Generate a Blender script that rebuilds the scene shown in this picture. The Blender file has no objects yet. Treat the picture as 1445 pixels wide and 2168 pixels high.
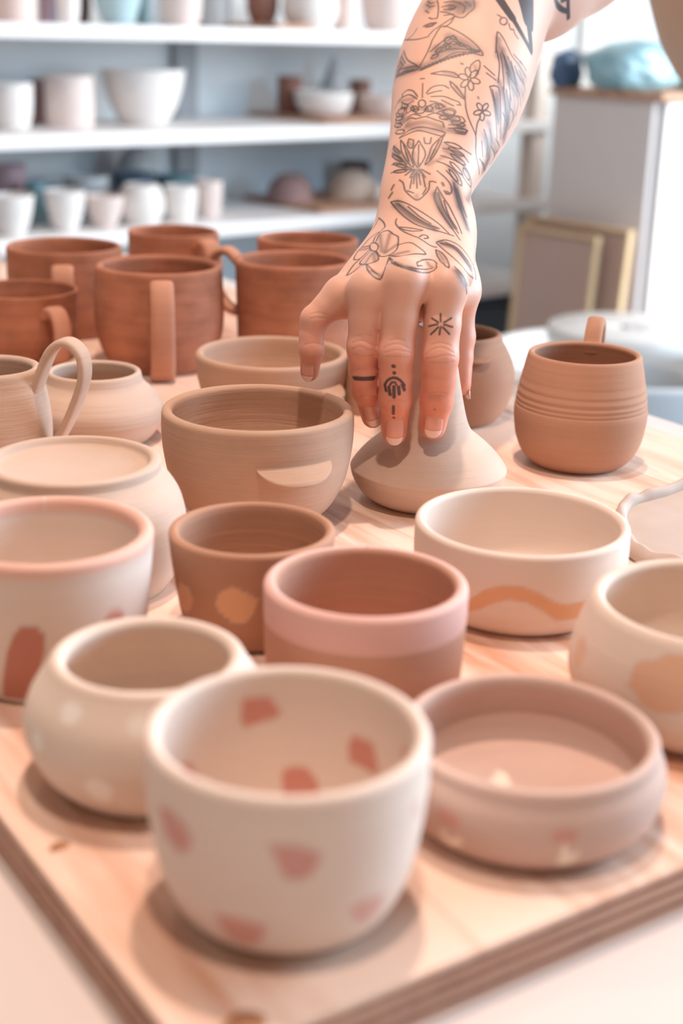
import bpy, bmesh, math, random
import numpy as np
from mathutils import Vector, Matrix, noise as mnoise

# ------------------------------------------------------------------ camera, world, lights, exposure
TABLE_Z = 0.7431            # top of the work table above the floor
ZB = TABLE_Z + 0.0189      # top of the plywood board: every pot on it is measured from here
sc = bpy.context.scene
COL = sc.collection
cam_d = bpy.data.cameras.new('camera'); cam = bpy.data.objects.new('camera', cam_d); COL.objects.link(cam)
cam_d.sensor_fit = 'VERTICAL'; cam_d.sensor_height = 36.0; cam_d.sensor_width = 24.0
cam_d.lens = 2950 / 2168 * 36.0
PITCH, ROLL = math.radians(19.1), math.radians(1.5)
cam.matrix_world = (Matrix.Translation((0, 0, ZB + .27)) @ Matrix.Rotation(math.pi / 2 - PITCH, 4, 'X') @ Matrix.Rotation(ROLL, 4, 'Z'))
cam_d.clip_start = .02; cam_d.clip_end = 60
cam_d.dof.use_dof = True; cam_d.dof.focus_distance = .80; cam_d.dof.aperture_fstop = 5.4
sc.camera = cam

world = bpy.data.worlds.new('warm_room_fill'); sc.world = world; world.use_nodes = True
bgn = world.node_tree.nodes['Background']
bgn.inputs['Color'].default_value = (1.0, .86, .76, 1); bgn.inputs['Strength'].default_value = .21  # warm fill added in place of light bounced around the room

def area(name, loc, target, size, power, color, shape='DISK', size_y=None, spread=None):
    d = bpy.data.lights.new(name, 'AREA'); d.shape = shape; d.size = size
    if size_y: d.size_y = size_y
    d.energy = power; d.color = color
    if spread: d.spread = spread
    o = bpy.data.objects.new(name, d); COL.objects.link(o); o.location = loc
    o.rotation_euler = (Vector(target) - Vector(loc)).to_track_quat('-Z', 'Y').to_euler()
    return o
# ceiling lamps assumed from shadows (warm), side fill added to stand for daylight (cool)
area('assumed_lamp_light', (.03, .80, ZB + 1.70), (.03, .80, ZB), .06, 18.5, (1.0, .76, .65))
area('assumed_lamp_light', (.0, .12, ZB + 1.55), (.03, .7, ZB), .06, 10.5, (1.0, .77, .65))
area('assumed_lamp_light', (-.62, 1.55, ZB + 1.90), (-.3, 1.2, ZB), .09, 4, (1.0, .78, .64))
area('added_side_fill', (2.3, 2.6, ZB + .70), (-.2, 2.1, ZB + .1), 1.9, 118, (.93, .97, 1.0), 'RECTANGLE', 1.5)  # added area light that brightens the shelves, away from the modelled window
area('added_side_fill', (1.75, 1.15, ZB + .55), (.05, .9, ZB + .1), .9, 44, (.46, .74, 1.0), 'RECTANGLE', 1.0)  # added bluish light for the arm's right side; no window is built there

vs = sc.view_settings
vs.view_transform = 'Standard'; vs.look = 'None'; vs.exposure = 0.0; vs.gamma = 1.0; vs.use_curve_mapping = False
sc.display_settings.display_device = 'sRGB'

# ------------------------------------------------------------------ helpers
def S(r, g, b):      # sRGB 0-255 -> linear
    return tuple(((c / 255) / 12.92 if c / 255 <= .04045 else ((c / 255 + .055) / 1.055) ** 2.4) for c in (r, g, b))

def link(o, parent=None):
    COL.objects.link(o)
    if parent: o.parent = parent
    return o

def tag(o, label=None, cat=None, group=None, kind=None):
    if label: o['label'] = label
    if cat: o['category'] = cat
    if group: o['group'] = group
    if kind: o['kind'] = kind
    return o

def empty(name, loc, rz=0):
    o = bpy.data.objects.new(name, None); o.empty_display_size = .02
    o.location = loc; o.rotation_euler = (0, 0, rz)
    return link(o)

def mesh_obj(name, V, Fc, m, parent=None, smooth=True):
    me = bpy.data.meshes.new(name); me.from_pydata([tuple(v) for v in V], [], [tuple(f) for f in Fc]); me.update()
    if smooth: me.polygons.foreach_set('use_smooth', [True] * len(me.polygons))
    o = bpy.data.objects.new(name, me)
    if m: me.materials.append(m)
    return link(o, parent)

def box_data(x0, x1, y0, y1, z0, z1):
    V = [(x, y, z) for x in (x0, x1) for y in (y0, y1) for z in (z0, z1)]
    Fc = [(0, 1, 3, 2), (4, 6, 7, 5), (0, 4, 5, 1), (2, 3, 7, 6), (0, 2, 6, 4), (1, 5, 7, 3)]
    return V, Fc

def box(name, x0, x1, y0, y1, z0, z1, m, parent=None, bevel=0):
    V, Fc = box_data(x0, x1, y0, y1, z0, z1)
    bm = bmesh.new(); vs_ = [bm.verts.new(v) for v in V]
    for f in Fc: bm.faces.new([vs_[i] for i in f])
    if bevel: bmesh.ops.bevel(bm, geom=bm.edges[:], offset=bevel, segments=2, affect='EDGES', profile=.5)
    bmesh.ops.recalc_face_normals(bm, faces=bm.faces[:])
    me = bpy.data.meshes.new(name); bm.to_mesh(me); bm.free()
    o = bpy.data.objects.new(name, me); me.materials.append(m)
    return link(o, parent)

# ------------------------------------------------------------------ materials
def new_mat(name):
    m = bpy.data.materials.new(name); m.use_nodes = True
    return m, m.node_tree.nodes, m.node_tree.links, m.node_tree.nodes['Principled BSDF']

def plain(name, col, rough=.6, spec=.3, noise=.0, scale=12.):
    m, N, L, B = new_mat(name)
    B.inputs['Roughness'].default_value = rough; B.inputs['Specular IOR Level'].default_value = spec
    if noise:
        tc = N.new('ShaderNodeTexCoord'); nz = N.new('ShaderNodeTexNoise'); nz.inputs['Scale'].default_value = scale; nz.inputs['Detail'].default_value = 4
        L.new(tc.outputs['Object'], nz.inputs['Vector'])
        r = N.new('ShaderNodeValToRGB'); L.new(nz.outputs['Fac'], r.inputs['Fac'])
        r.color_ramp.elements[0].position = .3; r.color_ramp.elements[1].position = .7
        r.color_ramp.elements[0].color = tuple(c * (1 - noise) for c in col) + (1,)
        r.color_ramp.elements[1].color = tuple(min(1, c * (1 + noise)) for c in col) + (1,)
        L.new(r.outputs['Color'], B.inputs['Base Color'])
    else:
        B.inputs['Base Color'].default_value = tuple(col) + (1,)
    return m

def clay(name, col, col2=None, rough=.75, lines=.25, paint=False, mottled=.06, fine=230.):
    """Thrown clay: turning lines run around the pot, faint mottling, optional painted slip from the 'Paint' colour attribute."""
    m, N, L, B = new_mat(name)
    B.inputs['Roughness'].default_value = rough; B.inputs['Specular IOR Level'].default_value = .21
    tc = N.new('ShaderNodeTexCoord'); mp = N.new('ShaderNodeMapping'); L.new(tc.outputs['Object'], mp.inputs['Vector'])
    mp.inputs['Scale'].default_value = (9, 9, fine)
    n1 = N.new('ShaderNodeTexNoise'); n1.inputs['Scale'].default_value = 1.; n1.inputs['Detail'].default_value = 5; n1.inputs['Roughness'].default_value = .65
    L.new(mp.outputs['Vector'], n1.inputs['Vector'])
    n2 = N.new('ShaderNodeTexNoise'); n2.inputs['Scale'].default_value = 38.; n2.inputs['Detail'].default_value = 3
    L.new(tc.outputs['Object'], n2.inputs['Vector'])
    ad = N.new('ShaderNodeMath'); ad.operation = 'ADD'; L.new(n1.outputs['Fac'], ad.inputs[0]); L.new(n2.outputs['Fac'], ad.inputs[1])
    r = N.new('ShaderNodeValToRGB'); L.new(ad.outputs[0], r.inputs['Fac'])
    hf = N.new('ShaderNodeMath'); hf.operation = 'MULTIPLY'; hf.inputs[1].default_value = .5
    L.new(ad.outputs[0], hf.inputs[0]); L.new(hf.outputs[0], r.inputs['Fac'])
    c2 = col2 or tuple(min(1, c * (1 + mottled)) for c in col)
    r.color_ramp.elements[0].position = .36; r.color_ramp.elements[1].position = .64
    r.color_ramp.elements[0].color = tuple(c * (1 - mottled) for c in col) + (1,); r.color_ramp.elements[1].color = tuple(c2) + (1,)
    out = r.outputs['Color']
    if paint:
        at = N.new('ShaderNodeAttribute'); at.attribute_name = 'Paint'
        mx = N.new('ShaderNodeMix'); mx.data_type = 'RGBA'
        L.new(at.outputs['Alpha'], mx.inputs['Factor']); L.new(out, mx.inputs['A']); L.new(at.outputs['Color'], mx.inputs['B'])
        out = mx.outputs['Result']
    L.new(out, B.inputs['Base Color'])
    bp = N.new('ShaderNodeBump'); bp.inputs['Strength'].default_value = lines; bp.inputs['Distance'].default_value = .0012
    L.new(n1.outputs['Fac'], bp.inputs['Height']); L.new(bp.outputs['Normal'], B.inputs['Normal'])
    return m

def wood(name, c_lo, c_hi, scale=(2.2, 26, 26), rough=.55, rot=0., knots=False):
    m, N, L, B = new_mat(name)
    B.inputs['Roughness'].default_value = rough; B.inputs['Specular IOR Level'].default_value = .3
    tc = N.new('ShaderNodeTexCoord'); mp = N.new('ShaderNodeMapping'); L.new(tc.outputs['Object'], mp.inputs['Vector'])
    mp.inputs['Scale'].default_value = scale; mp.inputs['Rotation'].default_value = (0, 0, rot)
    n0 = N.new('ShaderNodeTexNoise'); n0.inputs['Scale'].default_value = 1.2; n0.inputs['Detail'].default_value = 3
    L.new(mp.outputs['Vector'], n0.inputs['Vector'])
    wv = N.new('ShaderNodeTexNoise'); wv.inputs['Scale'].default_value = 3.2; wv.inputs['Detail'].default_value = 6; wv.inputs['Distortion'].default_value = 1.3
    L.new(mp.outputs['Vector'], wv.inputs['Vector'])
    ad = N.new('ShaderNodeMath'); ad.operation = 'ADD'; L.new(n0.outputs['Fac'], ad.inputs[0]); L.new(wv.outputs['Fac'], ad.inputs[1])
    hf = N.new('ShaderNodeMath'); hf.operation = 'MULTIPLY'; hf.inputs[1].default_value = .5; L.new(ad.outputs[0], hf.inputs[0])
    r = N.new('ShaderNodeValToRGB'); L.new(hf.outputs[0], r.inputs['Fac'])
    e = r.color_ramp.elements; e[0].position = .34; e[0].color = tuple(c_lo) + (1,); e[1].position = .52; e[1].color = tuple(c_hi) + (1,)
    L.new(r.outputs['Color'], B.inputs['Base Color'])
    bp = N.new('ShaderNodeBump'); bp.inputs['Strength'].default_value = .12; bp.inputs['Distance'].default_value = .0006
    L.new(hf.outputs[0], bp.inputs['Height']); L.new(bp.outputs['Normal'], B.inputs['Normal'])
    return m
# ------------------------------------------------------------------ the setting: room, table, board
M_wall = plain('wall_paint', S(220, 224, 226), .85, .1, .02, 3.)
M_white = plain('white_paint', S(238, 236, 236), .5, .3, .012, 6.)
M_floor = plain('floor_concrete', S(176, 178, 180), .6, .3, .06, 2.)
M_table = plain('table_laminate', S(222, 211, 205), .5, .3, .015, 5.)
M_post = plain('cream_post', S(226, 214, 204), .6, .2)
M_grey = plain('grey_metal', S(150, 152, 155), .5, .4)

SD = Vector((.766, .643, 0)).normalized(); SN = Vector((SD.y, -SD.x, 0))   # shelf line, and the side it faces
S0 = Vector((-.624, 2.55, 0))                                             # left point of the shelf front
SRZ = math.atan2(SD.y, SD.x)
def shelf_pt(s, off, z): p = S0 + SD * s - SN * off; return Vector((p.x, p.y, ZB + z))

fl = box('floor', -4, 5, -4, 7, -.05, 0, M_floor); tag(fl, 'pale grey concrete studio floor', 'floor', kind='structure')
def sbox(name, s0, s1, o0, o1, z0, z1, m, parent=None, bevel=0):
    """box along the shelf line: s runs along it, o goes back from its front, z above the floor"""
    o = box(name, s0, s1, o0, o1, z0, z1, m, parent, bevel)
    if parent is None: o.location = (S0.x, S0.y, 0); o.rotation_euler = (0, 0, SRZ)
    return o
wall = empty('wall_back', (S0.x, S0.y, 0), SRZ); tag(wall, 'pale blue grey wall behind the shelves', 'wall', kind='structure')
W0 = 1.98
for nm, a in (('wall_panel', (-2.6, W0, .37, .49, 0, 2.75)), ('wall_panel', (W0, 3.4, .37, .49, 0, ZB + .02)), ('wall_panel', (W0, 3.4, .37, .49, ZB + 1.1, 2.75)), ('wall_panel', (3.4, 4.2, .37, .49, 0, 2.75))):
    box(nm, *a, M_wall, wall)
M_frame = plain('window_frame_paint', S(240, 238, 234), .45, .3)
M_glass, N_, L_, B_ = new_mat('window_glass')
B_.inputs['Base Color'].default_value = (.80, .93, 1, 1); B_.inputs['Roughness'].default_value = .02; B_.inputs['Transmission Weight'].default_value = 1; B_.inputs['IOR'].default_value = 1.02
B_.inputs['Emission Color'].default_value = (.84, .92, 1, 1); B_.inputs['Emission Strength'].default_value = .7
win = empty('window_1', (S0.x, S0.y, 0), SRZ); tag(win, 'bright window beyond the clay bags', 'window', kind='structure')
box('window_frame', W0 - .05, W0 + .05, .34, .47, ZB + .02, ZB + 1.1, M_frame, win, .004)
box('window_frame', 2.68, 2.74, .36, .46, ZB + .06, ZB + 1.06, M_frame, win, .004)
box('window_frame', 3.36, 3.44, .34, .47, ZB + .02, ZB + 1.1, M_frame, win, .004)
box('window_frame', W0 - .05, 3.44, .34, .47, ZB + 1.06, ZB + 1.14, M_frame, win, .004)
box('window_sill', W0 - .08, 3.46, .28, .47, ZB + .0, ZB + .05, M_frame, win, .004)
box('pane', W0 + .05, 2.68, .41, .415, ZB + .05, ZB + 1.06, M_glass, win)
box('pane', 2.74, 3.36, .41, .415, ZB + .05, ZB + 1.06, M_glass, win)

# shelf unit
shelf = empty('shelf_unit', (S0.x, S0.y, 0), SRZ)
tag(shelf, 'long white wall shelving unit filled with drying pots', 'shelf')
SHELF_Z = [.268, .077, -.108, -.307]
for z in SHELF_Z + [-.52]:
    box('shelf_board', -1.0, 1.47, 0, .345, ZB + z - .027, ZB + z, M_white, shelf, .003)
box('wall_upright', .60, .655, .345, .368, .05, 2.0, M_grey, shelf)
box('end_post', 1.40, 1.445, .30, .345, 0, ZB + .6, M_post, shelf, .003)
box('end_post', 1.405, 1.45, .02, .065, 0, ZB + .6, M_post, shelf, .003)
box('end_post', -.98, -.935, .30, .345, 0, ZB + .6, M_post, shelf, .003)

# work table and its plywood board
BA = math.atan2(.555, .832); BC = Vector((-.036, .311, 0))        # board corner nearest the camera, board direction
table = empty('work_table', (BC.x, BC.y, 0), BA)
tag(table, 'cream topped work table under the plywood board', 'table')
box('tabletop', -.95, .672, -.75, 1.42, TABLE_Z - .03, TABLE_Z, M_table, table, .002)
for lx, ly in ((-.9, -.7), (.6, -.7), (-.9, 1.35), (.6, 1.35)):
    box('leg', lx - .025, lx + .025, ly - .025, ly + .025, 0, TABLE_Z - .03, M_grey, table, .003)
M_ply = wood('birch_veneer', S(206, 152, 122), S(240, 210, 190), (22, 2.0, 22), .5)
M_ply_a = wood('ply_long_grain', S(186, 142, 122), S(214, 176, 154), (8, 60, 60), .6)
M_ply_b = wood('ply_end_grain', S(120, 80, 64), S(160, 114, 95), (60, 60, 30), .7)
board = empty('plywood_board', (BC.x, BC.y, TABLE_Z), BA)
tag(board, 'pale plywood ware board on the table carrying all the drying pots', 'board')
for i in range(7):
    m = M_ply if i == 6 else (M_ply_a if i % 2 == 0 else M_ply_b)
    e = .0 if i % 2 == 0 else .0005
    box('ply', e, .592 - e, e, 1.32 - e, .0027 * i, .0027 * (i + 1), m, board, .0004 if i == 6 else 0)
M_knot = wood('dark_knot', S(120, 72, 46), S(178, 122, 86), (40, 40, 40), .6)
def knot(x, y, rx, ry, rz=0):
    V = [(0, 0, .0005)]; Fc = []; n = 28
    for ring, (f, z) in enumerate(((.5, .00045), (1., .0001))):
        for k in range(n):
            a = 2 * math.pi * k / n; w = 1 + .08 * math.sin(3 * a + x * 90)
            V.append((rx * f * w * math.cos(a), ry * f * w * math.sin(a), z))
    for k in range(n):
        Fc.append((0, 1 + k, 1 + (k + 1) % n)); Fc.append((1 + k, 1 + n + k, 1 + n + (k + 1) % n, 1 + (k + 1) % n))
    p = Matrix.Rotation(-BA, 4, 'Z') @ (Vector((x, y, 0)) - BC)
    o = mesh_obj('knot', V, Fc, M_knot, board); o.location = (p.x, p.y, .0189); o.rotation_euler = (0, 0, rz)
KNOTS = [(-.0948, .4175, .0040, .0026, .3), (-.0245, .3275, .0085, .0055, .5), (-.128, 1.005, .006, .008, .2)]
for k in KNOTS: knot(*k)
# ------------------------------------------------------------------ pots
def spline(P, n):
    """smooth open curve through points (centripetal-ish Catmull-Rom), n samples per span"""
    P = [np.array(p, float) for p in P]; out = []
    Q = [2 * P[0] - P[1]] + P + [2 * P[-1] - P[-2]]
    for i in range(1, len(Q) - 2):
        p0, p1, p2, p3 = Q[i - 1:i + 3]
        for k in range(n):
            t = k / n
            out.append(.5 * ((2 * p1) + (-p0 + p2) * t + (2 * p0 - 5 * p1 + 4 * p2 - p3) * t * t + (-p0 + 3 * p1 - 3 * p2 + p3) * t ** 3))
    out.append(P[-1]); return np.array(out)

def hollow_profile(outer, t, floor=5., inner=None, n=5):
    """outer: (r, z) mm from the foot centre up to the lip; returns the closed turning profile over the lip and down inside"""
    O_ = spline(outer[1:], n); O_ = np.concatenate([[outer[0]], O_])
    top = O_[-1]; h = top[1]
    d = O_[-1] - O_[-3]; d /= np.linalg.norm(d) + 1e-9
    nrm = np.array([-d[1], d[0]])                       # inward
    c = top + nrm * t / 2
    lip = [c + (-nrm * math.cos(a) + d * math.sin(a)) * t / 2 for a in np.linspace(0, math.pi, 9)[1:]]
    if inner is None:
        I = []
        for i in range(len(O_) - 2, 0, -1):
            r, z = O_[i]
            dd = O_[min(i + 1, len(O_) - 1)] - O_[i - 1]; dd /= np.linalg.norm(dd) + 1e-9
            q = np.array([r, z]) + np.array([-dd[1], dd[0]]) * t
            if q[1] > floor + 3 and q[0] > 2 and q[1] < h - 1: I.append(q)
        r_in = I[-1][0]
        I += [np.array([r_in - .8, floor + 1.6]), np.array([r_in - 3, floor + .3]), *[np.array([q_, floor]) for q_ in np.linspace(r_in - 4, 0, 16)]]
    else:
        I = list(spline(inner, n))
    return np.array(list(O_) + lip + list(I))

def lathe_data(prof, seg, wob=0., seed=0):
    """turn a (r, z) mm profile; returns vertices (m), faces, and per-vertex (angle, z mm, inside flag, index along profile)"""
    prof = np.array(prof, float); rng = random.Random(seed); ph = [rng.random() * 6.28 for _ in range(3)]
    n = len(prof); ang = np.linspace(0, 2 * np.pi, seg, endpoint=False)
    R = prof[:, 0][:, None] * (1 + wob * (np.sin(2 * ang + ph[0]) + .5 * np.sin(3 * ang + ph[1]))[None])
    V = np.stack([R * np.sin(ang), -R * np.cos(ang), np.repeat(prof[:, 1][:, None], seg, 1)], -1).reshape(-1, 3) / 1000
    i, j = np.meshgrid(np.arange(n - 1), np.arange(seg), indexing='ij'); j2 = (j + 1) % seg
    Fc = np.stack([i * seg + j, i * seg + j2, (i + 1) * seg + j2, (i + 1) * seg + j], -1).reshape(-1, 4)
    A = np.tile(ang, n); Z = np.repeat(prof[:, 1], seg); K = np.repeat(np.arange(n), seg)
    return V, Fc, A, Z, K

def fast_mesh(name, V, Q, m, parent=None):
    V = np.asarray(V, np.float32); Q = np.asarray(Q, np.int32)
    me = bpy.data.meshes.new(name)
    me.vertices.add(len(V)); me.vertices.foreach_set('co', V.ravel())
    me.loops.add(Q.size); me.loops.foreach_set('vertex_index', Q.ravel())
    me.polygons.add(len(Q)); me.polygons.foreach_set('loop_start', np.arange(len(Q), dtype=np.int32) * Q.shape[1])
    me.polygons.foreach_set('use_smooth', np.ones(len(Q), bool))
    me.update(calc_edges=True); me.validate()
    if m: me.materials.append(m)
    o = bpy.data.objects.new(name, me)
    return link(o, parent)

def set_paint(o, rgba, name='Paint'):
    at = o.data.color_attributes.new(name, 'FLOAT_COLOR', 'POINT')
    at.data.foreach_set('color', np.asarray(rgba, np.float32).ravel())

def poly_sd(P, poly):
    """signed distance of points to a polygon (negative inside)"""
    poly = np.array(poly, float); d = np.full(len(P), 1e9); ins = np.zeros(len(P), bool)
    for a, b in zip(poly, np.roll(poly, -1, 0)):
        e = b - a; w = P - a; t = np.clip((w @ e) / (e @ e + 1e-12), 0, 1)
        d = np.minimum(d, np.linalg.norm(w - t[:, None] * e, axis=1))
        c1 = (a[1] > P[:, 1]) != (b[1] > P[:, 1])
        with np.errstate(divide='ignore', invalid='ignore'):
            c2 = P[:, 0] < (b[0] - a[0]) * (P[:, 1] - a[1]) / (b[1] - a[1]) + a[0]
        ins ^= (c1 & c2)
    return np.where(ins, -d, d)

def blob(cx, cz, rx, rz, seed=0, rough=.06, n=26):
    r = random.Random(seed); ph = [r.random() * 6.28 for _ in range(4)]
    return [(cx + rx * math.cos(a) * (1 + rough * (math.sin(3 * a + ph[0]) + math.sin(5 * a + ph[1]))), cz + rz * math.sin(a) * (1 + rough * (math.sin(4 * a + ph[2]) + math.sin(2 * a + ph[3])))) for a in np.linspace(0, 2 * math.pi, n, endpoint=False)]

def pot(name, X, Y, outer, t, m, label, cat, group=None, floor=5., seg=128, n=5, wob=.004, seed=0, inner=None, marks=(), parts=False, turn=0.):
    """a thrown pot on the board; X, Y in mm. marks: (side, polygon in (deg, mm), colour, alpha, soft). Angle 0 looks towards the camera side."""
    prof = hollow_profile(outer, t, floor, inner, n)
    V, Q, A, Z, K = lathe_data(prof, seg, wob, seed)
    loc = (X / 1000, Y / 1000, ZB + .0002); rz = -math.atan2(X, Y) + math.radians(turn)
    if parts:
        root = empty(name, loc, rz); o = fast_mesh('body', V, Q, m, root)
    else:
        o = root = fast_mesh(name, V, Q, m); root.location = loc; root.rotation_euler = (0, 0, rz)
    tag(root, label, cat, group)
    if marks:
        deg = np.degrees((A + np.pi) % (2 * np.pi) - np.pi)
        lip = np.argmax(prof[:, 1]); col = np.zeros((len(V), 4)); col[:, :3] = .5
        for side, poly, c, al, soft in marks:
            ok = (K <= lip + 1) if side == 'out' else ((K >= lip - 1) if side == 'in' else np.ones(len(K), bool))
            rr = np.maximum(np.hypot(V[:, 0], V[:, 1]) * 1000, 5.)
            if side == 'floor':
                P = V[:, :2] * 1000; ok = (K > lip) & (Z < floor + 1)
            else:
                c0 = np.mean([p[0] for p in poly]); dd = (deg - c0 + 180) % 360 - 180
                k0 = np.pi / 180 * np.median(rr[ok])
                P = np.stack([dd * k0, Z], 1); poly = [((p[0] - c0) * k0, p[1]) for p in poly]
            w = np.clip(.5 - poly_sd(P, poly) / soft, 0, 1) * al * ok
            col[:, :3] = np.where(w[:, None] > 0, col[:, :3] * 0 + np.array(c), col[:, :3]) if al >= .99 or True else col
            col[:, 3] = np.maximum(col[:, 3], w)
        set_paint(o, col)
    return root

def strap(name, root, ang, path, w, th, m, w_end=None, n=7, tilt=0.):
    """a pulled strap handle: path of (distance from axis, z) mm in the plane at angle ang (deg, 0 = camera side, + = right), width across"""
    C = spline(path, n); a = math.radians(ang); rad = np.array([math.sin(a), -math.cos(a), 0]); tan = np.array([math.cos(a), math.sin(a), 0]); up = np.array([0, 0, 1.])
    V = []; ns = 14; N_ = len(C); T = np.gradient(C, axis=0); T /= np.linalg.norm(T, axis=1, keepdims=True)
    for i, (p, tg) in enumerate(zip(C, T)):
        u = i / (N_ - 1); ww = (w + ((w_end or w) - w) * u) / 2
        nr = np.array([-tg[1], tg[0]])
        for k in range(ns):
            q = 2 * math.pi * k / ns; cx, cy = math.cos(q), math.sin(q)
            sx = math.copysign(abs(cx) ** .45, cx) * ww; sy = math.copysign(abs(cy) ** .75, cy) * th / 2
            pr = p + nr * sy
            V.append((rad * pr[0] + up * pr[1] + tan * (sx + tilt * pr[1])) / 1000)
    Fc = [(i * ns + k, i * ns + (k + 1) % ns, (i + 1) * ns + (k + 1) % ns, (i + 1) * ns + k) for i in range(N_ - 1) for k in range(ns)]
    Fc += [tuple(range(ns))[::-1], tuple((N_ - 1) * ns + k for k in range(ns))]
    return mesh_obj(name, V, Fc, m, root)

def lug(name, root, ang, r_body, z, width, depth, thick, m, drop=3., slope=.8):
    """a half-moon lug pressed on to the wall: flat top, rounded lip, underside running back to the wall"""
    a0 = math.radians(ang); na, ns = 25, 13; V = []
    for i in range(na):
        u = -1 + 2 * i / (na - 1); pr = depth * (1 - abs(u) ** 2.2) ** .75 + .3; a = a0 + u * width / 2 / r_body
        for k in range(ns):
            v = k / (ns - 1)
            if v < .45: d = pr * (v / .45); zz = z - slope * (v / .45) * min(1, pr / depth)
            elif v < .65: q = (v - .45) / .2; d = pr + 1.0 * math.sin(q * math.pi) * min(1, pr / 4); zz = z - (slope + thick * q) * min(1, pr / depth)
            else: q = (v - .65) / .35; d = pr * (1 - q); zz = z - (slope + thick + drop * q ** 1.3) * min(1, pr / depth)
            r = r_body - 1.2 + d
            V.append((r * math.sin(a) / 1000, -r * math.cos(a) / 1000, zz / 1000))
    Fc = [(i * ns + k, (i + 1) * ns + k, (i + 1) * ns + k + 1, i * ns + k + 1) for i in range(na - 1) for k in range(ns - 1)]
    return mesh_obj(name, V, Fc, m, root)

C_WHITE = S(228, 209, 195); C_BUFF = S(208, 181, 162); C_TAN = S(194, 158, 134); C_BROWN = S(184, 138, 112); C_TERRA = S(174, 116, 90)
PINK = S(212, 158, 146); ROSE = S(208, 144, 128); PEACH = S(222, 170, 134); ORANGE = S(222, 170, 130); PINKRIM = S(228, 182, 164)
M_slip = clay('white_slip', C_WHITE, None, .7, .10, True, .025)
M_slip_turned = clay('white_slip_turned', S(226, 206, 190), None, .72, .2, True, .03)
M_buff = clay('buff_clay', C_BUFF, None, .8, .6, False, .05)
M_tan = clay('tan_clay', C_TAN, None, .8, .55, False, .06)
M_brown = clay('brown_clay', C_BROWN, None, .8, .3, True, .06)
M_umber = clay('umber_clay', C_BROWN, None, .8, .3, False, .06)
M_dusty = clay('dusty_pink_clay', S(206, 176, 162), None, .78, .22, True, .05)
M_terra_h = clay('terracotta_strap', S(196, 142, 116), None, .75, .2, False, .08)
M_rosy = clay('rosy_clay', S(200, 151, 128), None, .78, .22, True, .05)
M_terra = clay('terracotta_clay', C_TERRA, None, .78, .8, False, .24, 95.)
M_grey_clay = clay('grey_clay', S(190, 172, 160), None, .85, .3, False, .05)

# --- foreground row
DEG = lambda c, z, hw, hz, rot=0, cut=.35: [(c + hw * math.cos(math.radians(rot)) * x - hz * math.sin(math.radians(rot)) * y * .9, z + hz * math.cos(math.radians(rot)) * y + hw * math.sin(math.radians(rot)) * x * .6) for x, y in ((-1, .8), (-.55, 1), (.6, .95), (1, .45), (.75, -.7), (.35, -1), (-.55, -.95), (-.9, -.2))]
front = [('out', [(-59.5, 48.8), (-50, 51), (-41.5, 48.8), (-38, 44.3), (-41, 39.3), (-47.5, 36.6), (-55, 39.9)], PINK, 1, 1.6),
         ('out', [(-6.5, 49.3), (3, 49.3), (12, 46.6), (13, 43.8), (10, 38.2), (5.5, 36.6), (-.5, 37.1)], PINK, 1, 1.6),
         ('out', [(-31, 19.6), (-19.5, 20.2), (-7.5, 19.1), (-10.5, 10.5), (-18, 7.5), (-26.5, 9.2), (-29, 14.1)], PINK, 1, 1.6),
         ('out', [(26, 22.4), (32.5, 24.7), (46, 23), (45.5, 17), (39.5, 13.6), (32.5, 15)], PINK, .75, 1.6),
         ('out', [(56.5, 50.4), (63.5, 49.9), (64.5, 43.2), (58.5, 44.3)], PINK, .5, 1.6),
         ('in', [(203, 54.3), (189, 53.8), (183, 47.3), (186, 45.2), (202, 43), (204, 46.3)], ROSE, 1, 1.6),
         ('in', [(146, 43), (133.5, 43), (126.5, 33.9), (131.5, 32.3), (146.5, 32.8), (148.5, 38.2)], ROSE, 1, 1.6),
         ('in', [(183, 26.1), (177.5, 27.8), (169.5, 27.8), (163, 22.8), (160, 15), (172, 12), (182, 13)], ROSE, 1, 1.6),
         ('in', [(110, 48.9), (101, 52.7), (100.5, 46.8), (110, 43)], ROSE, .6, 1.6),
         ('in', [(242.5, 39.3), (236, 38.2), (229.5, 30.1), (230, 26), (243, 29)], ROSE, .9, 1.6)]
pot('cup', -15, 390, [(0, 0), (25, 0), (29, .6), (35, 5), (40.3, 16), (43.3, 31), (44.8, 46), (45, 61)], 5.0, M_slip,
    'white cup with pink painted patches inside and out, nearest the camera', 'cup', 'drying pots on the board', seg=220, n=9, floor=6, marks=front, seed=1)
W = S(242, 236, 226)
pot('round_pot', -70, 468, [(0, 0), (29, 0), (33, 1), (40.5, 9), (45.2, 20), (46, 27), (43.5, 36.5), (38.5, 44.5), (36.6, 47.5), (35.9, 49)], 6.2, M_slip_turned,
    'squat cream round pot with faint white dots and narrow mouth', 'pot', 'drying pots on the board', seg=200, n=8, seed=2,
    marks=[('out', blob(-43, 42.3, 6.5, 3.7, 1), W, .75, 1.5), ('out', blob(-24, 17.5, 6.8, 6, 2), W, .8, 1.5), ('out', blob(-60, 28.5, 5, 3.5, 3), W, .75, 1.5), ('out', blob(-5, 42, 6, 3.5, 4), W, .55, 2), ('out', blob(20, 20, 7, 5, 5), W, .8, 1.5)])
PK2 = S(206, 148, 132); WH2 = S(240, 226, 208)
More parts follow.
